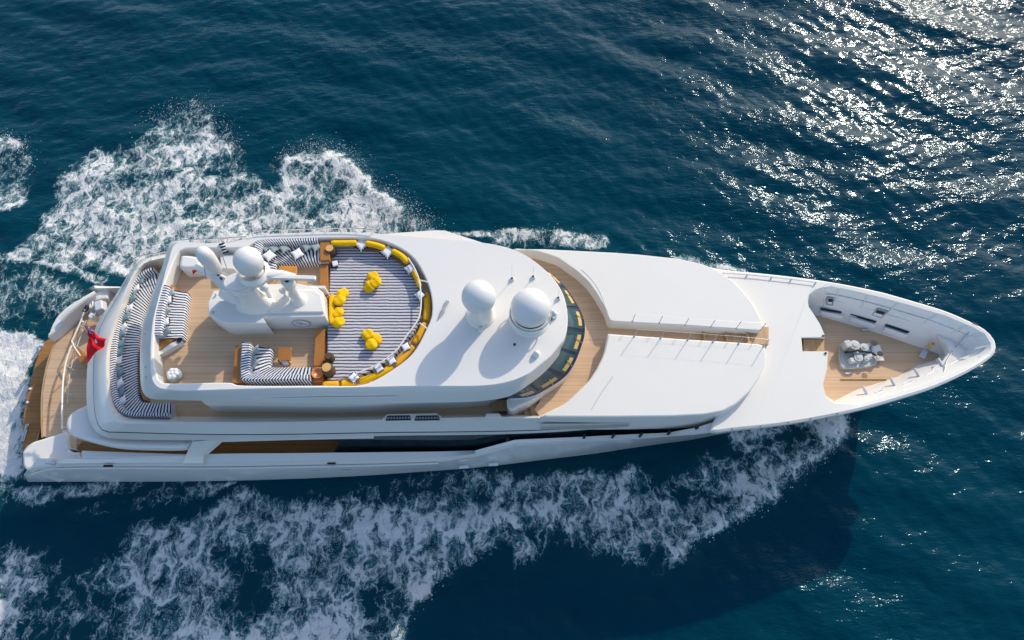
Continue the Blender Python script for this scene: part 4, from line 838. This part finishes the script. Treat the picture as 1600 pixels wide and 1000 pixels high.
# pillows
def pillow_mb(L=.5, Wd=.5, t=.16, pinch=.14, n=10):
    mb = MB(); V = []; F = []
    for sgn in (1, -1):
        o_ = len(V)
        for i in range(n+1):
            for j in range(n+1):
                u = -1+2*i/n; v = -1+2*j/n; k = 1 + pinch*(u*u*v*v) - pinch*.5*((1-u*u)*(v*v) + (1-v*v)*(u*u))
                V.append((u*k*L/2, v*k*Wd/2, sgn*t/2*((1-u**4)*(1-v**4))**.5 + t/2))
        for i in range(n):
            for j in range(n): a = o_+i*(n+1)+j; F.append((a, a+1, a+n+2, a+n+1))
    return mb.add(V, F)
protos = {}
def pillow(px, py, z, kind, label, rz=0.8, s=1.0, tilt=0.0, group=None):
    loc = W(px, py, z)
    if kind not in protos:
        e = empty("cushion", loc, label, "cushion", group)
        m_ = {"w": PILW, "wt": PILW, "g": PILG, "t": PILT}[kind]; o_ = pillow_mb().build("cover", m_, e, smooth=60); 
        for v in o_.data.vertices: v.co = v.co + ROOT[e.name]
        if kind == "wt":
            for sd_ in range(4):
                for k in range(4):
                    t = -.75+.5*k; a = sd_*math.pi/2; p = Vector((math.cos(a)*.27 - math.sin(a)*t*.25, math.sin(a)*.27 + math.cos(a)*t*.25, .08))
                    tb = MB().box((0,0,0), (.07,.05,.05), a).build("tassel", TASS, e)
                    for v in tb.data.vertices: v.co = v.co + ROOT[e.name] + p
        for ch in e.children: ch.data.name = "cushion_" + ch.name
        protos[kind] = e
    else: e = dup(protos[kind], loc, 0, label, group)
    e.rotation_euler = (tilt*math.sin(rz), tilt, rz); e.scale = (s, s, s); return e
G1 = "cushions along the stern sofa"
white_A = [(214.5,452),(204,482),(195.5,512.5),(187,564),(189,599),(193,626)]
grey_A = [(221,440),(209.5,467),(199.5,496),(193,522),(191.5,538),(189,551),(190,582),(191.5,612)]
wn_l = ["white cushion nearest the port end of the long curved stern sofa", "second white cushion from the port end of the curved stern sofa", "third white cushion from the port end of the curved stern sofa", "fourth white cushion along the curved stern sofa, about level with the folded flag", "fifth white cushion along the curved stern sofa, before its starboard bend", "last white cushion in the starboard bend of the curved stern sofa"]
gn_l = ["grey green cushion at the very port end of the curved stern sofa", "grey green cushion between the first two white ones on the stern sofa", "grey green cushion between the second and third white ones on the stern sofa", "first of two neighbouring grey green cushions in the middle of the stern sofa", "second of two neighbouring grey green cushions in the middle of the stern sofa", "grey green cushion just aft of the fourth white one on the stern sofa", "grey green cushion between the fourth and fifth white ones on the stern sofa", "last grey green cushion, beside the starboard bend of the stern sofa"]
for (a, b_), l in zip(white_A, wn_l): pillow(a, b_, 6.25, "w", l, rz=random.uniform(.1, 1.2), s=.82, tilt=-.35, group=G1)
for (a, b_), l in zip(grey_A, gn_l): pillow(a, b_, 6.22, "t", l, rz=random.uniform(.1, 1.2), s=.85, tilt=-.35, group=G1)
G2 = "cushions on the sundeck sofas"
for a, b_, k, l in ((264,471,"wt","upper white tasselled cushion on the short sofa aft of the mast house"), (260,505,"wt","lower white tasselled cushion on the short sofa aft of the mast house"), (269,460,"g","small grey cushion at the port end of the short sofa aft of the mast house"), (261,487,"g","small grey cushion between two white ones on the short aft sofa"), (261,520,"g","small grey cushion at the starboard end of the short aft sofa")):
    pillow(a, b_, 9.35, k, l, rz=random.uniform(.2, .9), s=.9, tilt=-.3, group=G2)
for a, b_, k, l in ((400,549,"g","grey cushion at the top of the L-shaped sofa's backrest"), (399,568,"g","grey cushion in the middle of the L-shaped sofa's backrest"), (401,588,"w","white cushion in the corner of the L-shaped sofa")):
    pillow(a, b_, 9.35, k, l, rz=random.uniform(.2, .9), s=.85, tilt=-.3, group=G2)
for a, b_, k, l, s_ in ((416,388,"g","grey diamond cushion at the aft end of the port corner sofa",.85),(429,389,"g","grey diamond cushion second from aft on the port corner sofa",.85),(445,389,"g","grey diamond cushion third from aft on the port corner sofa",.85),(480,386,"g","grey diamond cushion second from the forward end of the port corner sofa",.85),(494,386.5,"g","grey diamond cushion at the forward end of the port corner sofa, beside the cabinet",.85),(421,401,"wt","white tasselled cushion near the inner corner of the port corner sofa",1.05),(465,398,"wt","white tasselled cushion in the middle of the port corner sofa's seat",1.0)):
    pillow(a, b_, 9.38, k, l, rz=.78 + random.uniform(-.15, .15), s=s_, tilt=.1, group=G2)
G3 = "pale diamond cushions round the sunpad"
for a, b_, l, s_ in ((565.5,383,"pale diamond cushion with black tassels nearest the port corner of the sunpad",1.15),(606,395,"pale diamond cushion with black tassels between two yellow bolsters on the port rim",1.12),(640,421,"pale tasselled cushion at the sharp port bend of the sunpad rim",.85),(656,462,"pale tasselled cushion by the rail at the front of the sunpad",.8),(634,543,"pale tasselled cushion against the rail below the front of the sunpad",.7),(612,564,"pale tasselled cushion half way round the starboard curve",.7),(592,576,"pale tasselled cushion on the starboard curve near the long yellow bolster",.7),(553,591,"pale tasselled cushion lowest on the starboard rim of the sunpad",.75)):
    pillow(a, b_, 9.3, "wt", l, rz=.78 + random.uniform(-.25, .25), s=s_, tilt=.08, group=G3)
def puff(px, py, z, r, label, m_=YEL):
    c = W(px, py, z); R_ = r*mpp(px, py, z)
    pr = [(0, .27)] + [(R_*math.sin(a)**.8, .14+.13*math.cos(a)) for a in np.linspace(.3, math.pi-.3, 10)] + [(0, 0)]
    lb = MB().lathe(c, pr, 24); k1, k2, k3 = random.random()*6, random.random()*6, random.random()*6
    lb.v = [(c[0]+(x-c[0])*(1+.05*math.sin(2*math.atan2(y-c[1], x-c[0])+k1)+.025*math.sin(5*math.atan2(y-c[1], x-c[0])+k2)), c[1]+(y-c[1])*(1+.04*math.sin(3*math.atan2(y-c[1], x-c[0])+k3)), z+.035*math.sin(x*13+k1)*math.sin(y*11+k2)*(z-c[2])/.2) for x, y, z in lb.v]
    o = lb.build("round_cushion", m_, None, smooth=70, loc=c); o["label"] = label; o["category"] = "cushion"; o["group"] = "round yellow cushions on the sunpad"
    o.rotation_euler = (random.uniform(-.2, .2), random.uniform(-.2, .2), 0)
for a, b_, z, l in ((583.5,435,9.14,"top cushion of the three-piece yellow cluster in the middle of the sunpad"),(587.5,443,9.26,"right cushion of the three-piece yellow cluster in the middle of the sunpad"),(579,449,9.2,"lower left cushion of the yellow cluster in the middle of the sunpad"),
    (576,525,9.14,"upper left cushion of the yellow cluster near the starboard side of the sunpad"),(588.5,532,9.14,"right cushion of the yellow cluster near the starboard side of the sunpad"),(580.5,540,9.26,"bottom cushion of the yellow cluster near the starboard side of the sunpad"),
    (536,461.5,9.2,"uppermost round yellow cushion beside the upright bolster"),(532,471.5,9.3,"second round yellow cushion down beside the upright bolster"),(530,491,9.2,"third round yellow cushion down beside the upright bolster"),(530,506,9.3,"lowest round yellow cushion beside the upright bolster")):
    puff(a, b_, z, 10, l)
def drum_table(px, py, z0, h, r, label, m_top, name="side_table"):
    c = W(px, py, z0); e = empty(name, c, label, "side table")
    MB().lathe(c, [(r*.85,0),(r*1.02,h*.3),(r,h*.8),(r*.8,h)], 24).build("base", WICK, e, smooth=60)
    MB().lathe((c[0], c[1], c[2]+h), [(r*.72,-.02),(r*.74,.03),(0,.035)], 24).build("table_top", m_top, e, smooth=40)
    return e
drum_table(520.5,400,8.9,.7,.26,"round brown wicker side table with a golden top in the port corner of the sunpad",BRASS)
drum_table(517,584,8.9,.75,.28,"larger brown wicker side table with a golden top in the starboard corner of the sunpad",BRASS)
drum_table(518.5,564,8.9,.6,.21,"small dark wicker table just inboard of the larger starboard one",WICK)
c = W(523,414,9.12); e = empty("towel_stack", c, "small white folded towels on a dark tray by the port wicker table", "towels")
MB().box((c[0], c[1], c[2]+.04), (.36,.42,.06)).build("tray", DARK, e); MB().box((c[0]+.05, c[1], c[2]+.12), (.26,.28,.12), .3).build("towel", PILW, e, bevel=.03)
c = W(498,585,9.3); e = empty("bowl", c, "glossy orange glazed bowl on the cabinet by the starboard wicker table", "bowl")
MB().lathe(c, [(.10,0),(.22,.1),(.27,.22),(.24,.22),(.18,.1),(0,.06)], 24).build("bowl_body", COPPER, e, smooth=60)
c = W(444.5,556,8.8); e = empty("low_table", c, "small square varnished teak table beside the L-shaped sofa", "table")
MB().prism(T([(434,543),(455,543),(455,563.5),(434,562.5)], 9.25), 9.2).build("table_top", VARN, e, bevel=.02)
for a, b_ in ((437,548),(452,548),(452,566),(437,566)): q = W(a, b_, 9.0); MB().box((q[0], q[1], 9.0), (.06,.06,.4)).build("leg", VARN, e)
c = W(448,566,8.8); e = empty("footstool", c, "white round footstool half hidden under the small square table", "stool")
MB().lathe(c, [(.17,0),(.19,.25),(.15,.3),(0,.3)], 20).build("stool_body", PILW, e, smooth=60)
c = W(448,424,8.8); e = empty("dining_table", c, "teak table beside the radar scanner on the port side of the sundeck", "table")
MB().prism(T([(435.7,415.5),(464,415.5),(464,431),(435.7,431)], 9.4), 9.34).build("table_top", mat("orange_teak", (0.66,0.27,0.04), .35, vary=.25), e, bevel=.015)
for a, b_ in ((440,424),(460,424),(460,436),(440,436)): q = W(a, b_, 9.1); MB().box((q[0], q[1], 9.07), (.06,.06,.54)).build("leg", VARN, e)
c = W(276.5,589,8.8); e = empty("pouf", c, "round white pouf table with rolled towels on the aft starboard corner of the sundeck", "pouf")
MB().lathe(c, [(.26,0),(.31,.12),(.31,.30),(.26,.36),(0,.36)], 28).build("pouf_body", PILG, e, smooth=50)
for k in range(6):
    t = k*math.pi/3; p = (c[0]+.16*math.cos(t), c[1]+.16*math.sin(t), 9.17)
    MB().lathe(p, [(.11,0),(.13,.05),(.09,.11),(0,.12)], 12).build("rolled_towel", FWHT, e, smooth=60)
MB().lathe((c[0], c[1], 9.17), [(.10,0),(.11,.06),(.07,.13),(0,.14)], 12).build("rolled_towel", FWHT, e, smooth=60)
# black and white rolled throw on the port bulwark
c0, c1 = np.array(W(346,380,9.75)), np.array(W(353,395,9.4)); e = empty("rolled_throw", tuple(c1), "rolled black and white striped throw lying over the port rail beside the mast", "throw")
for k in range(7):
    a = c0+(c1-c0)*k/7; b_ = c0+(c1-c0)*(k+.95)/7; MB().tube([a, b_], .13 if k % 2 else .145, 10).build("stripe_roll", TASS if k % 2 == 0 else PILW, e, smooth=60)
# ensign at the stern, on its slanted staff
s0 = np.array(W(146,540,5.3)); s1 = np.array(W(130,503,7.5)); e = empty("ensign", tuple(s0), "red ensign hanging from its slanted staff at the stern", "flag")
MB().tube([s0, s1], .028, 8).lathe(tuple(s1), [(.05,0),(.05,.08),(0,.1)], 10).build("flagstaff", CREAMR, e)
hoist_a = np.array(W(131.5,506,7.35)); hoist_b = np.array(W(138,525,7.0)); flyt = np.array(W(166,532,7.0)); flyb = np.array(W(153,548,6.95))
def fp(u, v):
    a = hoist_a*(1-v)+hoist_b*v; b_ = flyt*(1-v)+flyb*v; p = a*(1-u)+b_*u
    p = p + np.array((0.0, 0.0, .12*math.sin(u*9+v*2.5)*u+.05*math.sin(v*8))) + np.array((.05,.08,0))*math.sin(u*7)*u; return p
def fpatch(u0, u1, v0, v1, n, off, name, m_, par=None):
    mb = MB(); mb.loft([[fp(u0+(u1-u0)*i/n, v0+(v1-v0)*j/n)+np.array((0,-.0,off)) for i in range(n+1)] for j in range(n+1)]); 
    mb2 = MB(); mb2.v = list(mb.v); mb2.f = list(mb.f); mb2.uv = list(mb.uv); return mb2.build(name, m_, par or e, smooth=80)
cl = fpatch(0, 1, 0, 1, 26, 0, "flag_cloth", RED)
cn = fpatch(.03, .42, .03, .5, 10, .018, "flag_canton", FBLUE, cl)
fpatch(.03, .42, .24, .30, 8, .028, "canton_cross", FWHT, cl); fpatch(.20, .26, .03, .5, 8, .028, "canton_cross", FWHT, cl)
fpatch(.03, .42, .255, .285, 8, .036, "canton_cross", RED, cl); fpatch(.215, .245, .03, .5, 8, .036, "canton_cross", RED, cl)
for k in range(2):
    mb = MB(); mb.loft([[fp(.03+.39*i/10, (.03+.47*i/10 if k == 0 else .5-.47*i/10)+dv)+np.array((0,0,.024)) for i in range(11)] for dv in (-.018, .018)]); mb.build("canton_saltire", FWHT, cl, smooth=80)
mb = MB(); P0 = [fp(.7+.09*math.cos(t), .5+.13*math.sin(t))+np.array((0,0,.02)) for t in np.linspace(0, 6.283, 16, endpoint=False)]; mb.add(P0, [tuple(range(16))]); mb.build("flag_badge", FWHT, cl)
# lower fold of the cloth hanging over the bulwark
mb = MB(); mb.loft([row([(140,520,6.95),(146,535,6.95),(155,546,6.9)], None, 10), row([(137,535,6.9),(141,545,6.85),(148,552,6.8)], None, 10), row([(135,545,6.8),(136,558,6.7),(137,568,6.6)], None, 10)]); mb.build("flag_fold", RED, e, smooth=80)
# small red pennant on the mast stay
c = W(303,424,11.2); e = empty("pennant", c, "tiny red pennant fluttering below the smaller satellite dome", "pennant")
MB().add([W(300,422,11.2), W(308,423,11.3), W(303,428,11.0), W(302,431,10.9)], [(0,1,2),(0,2,3)]).build("pennant_cloth", RED, e)
# dark streaky stack: coiled hose by the stern mooring gear
c = W(137,480,2.7); e = empty("mooring_lines", c, "dark and cream coiled mooring lines in the port quarter beside the white coaming", "rope")
for k, (a, b_) in enumerate(((134,482),(143,476),(147,489))): MB().tube([tuple(np.array(W(a, b_, 2.72+.03*j)) + np.array((math.cos(t)*(.28-.01*j), math.sin(t)*.2, 0))) for j, t in enumerate(np.linspace(0, 18, 40))], .035, 6).build("rope_coil", [DARK, CREAMR, GREY][k], e, smooth=60)
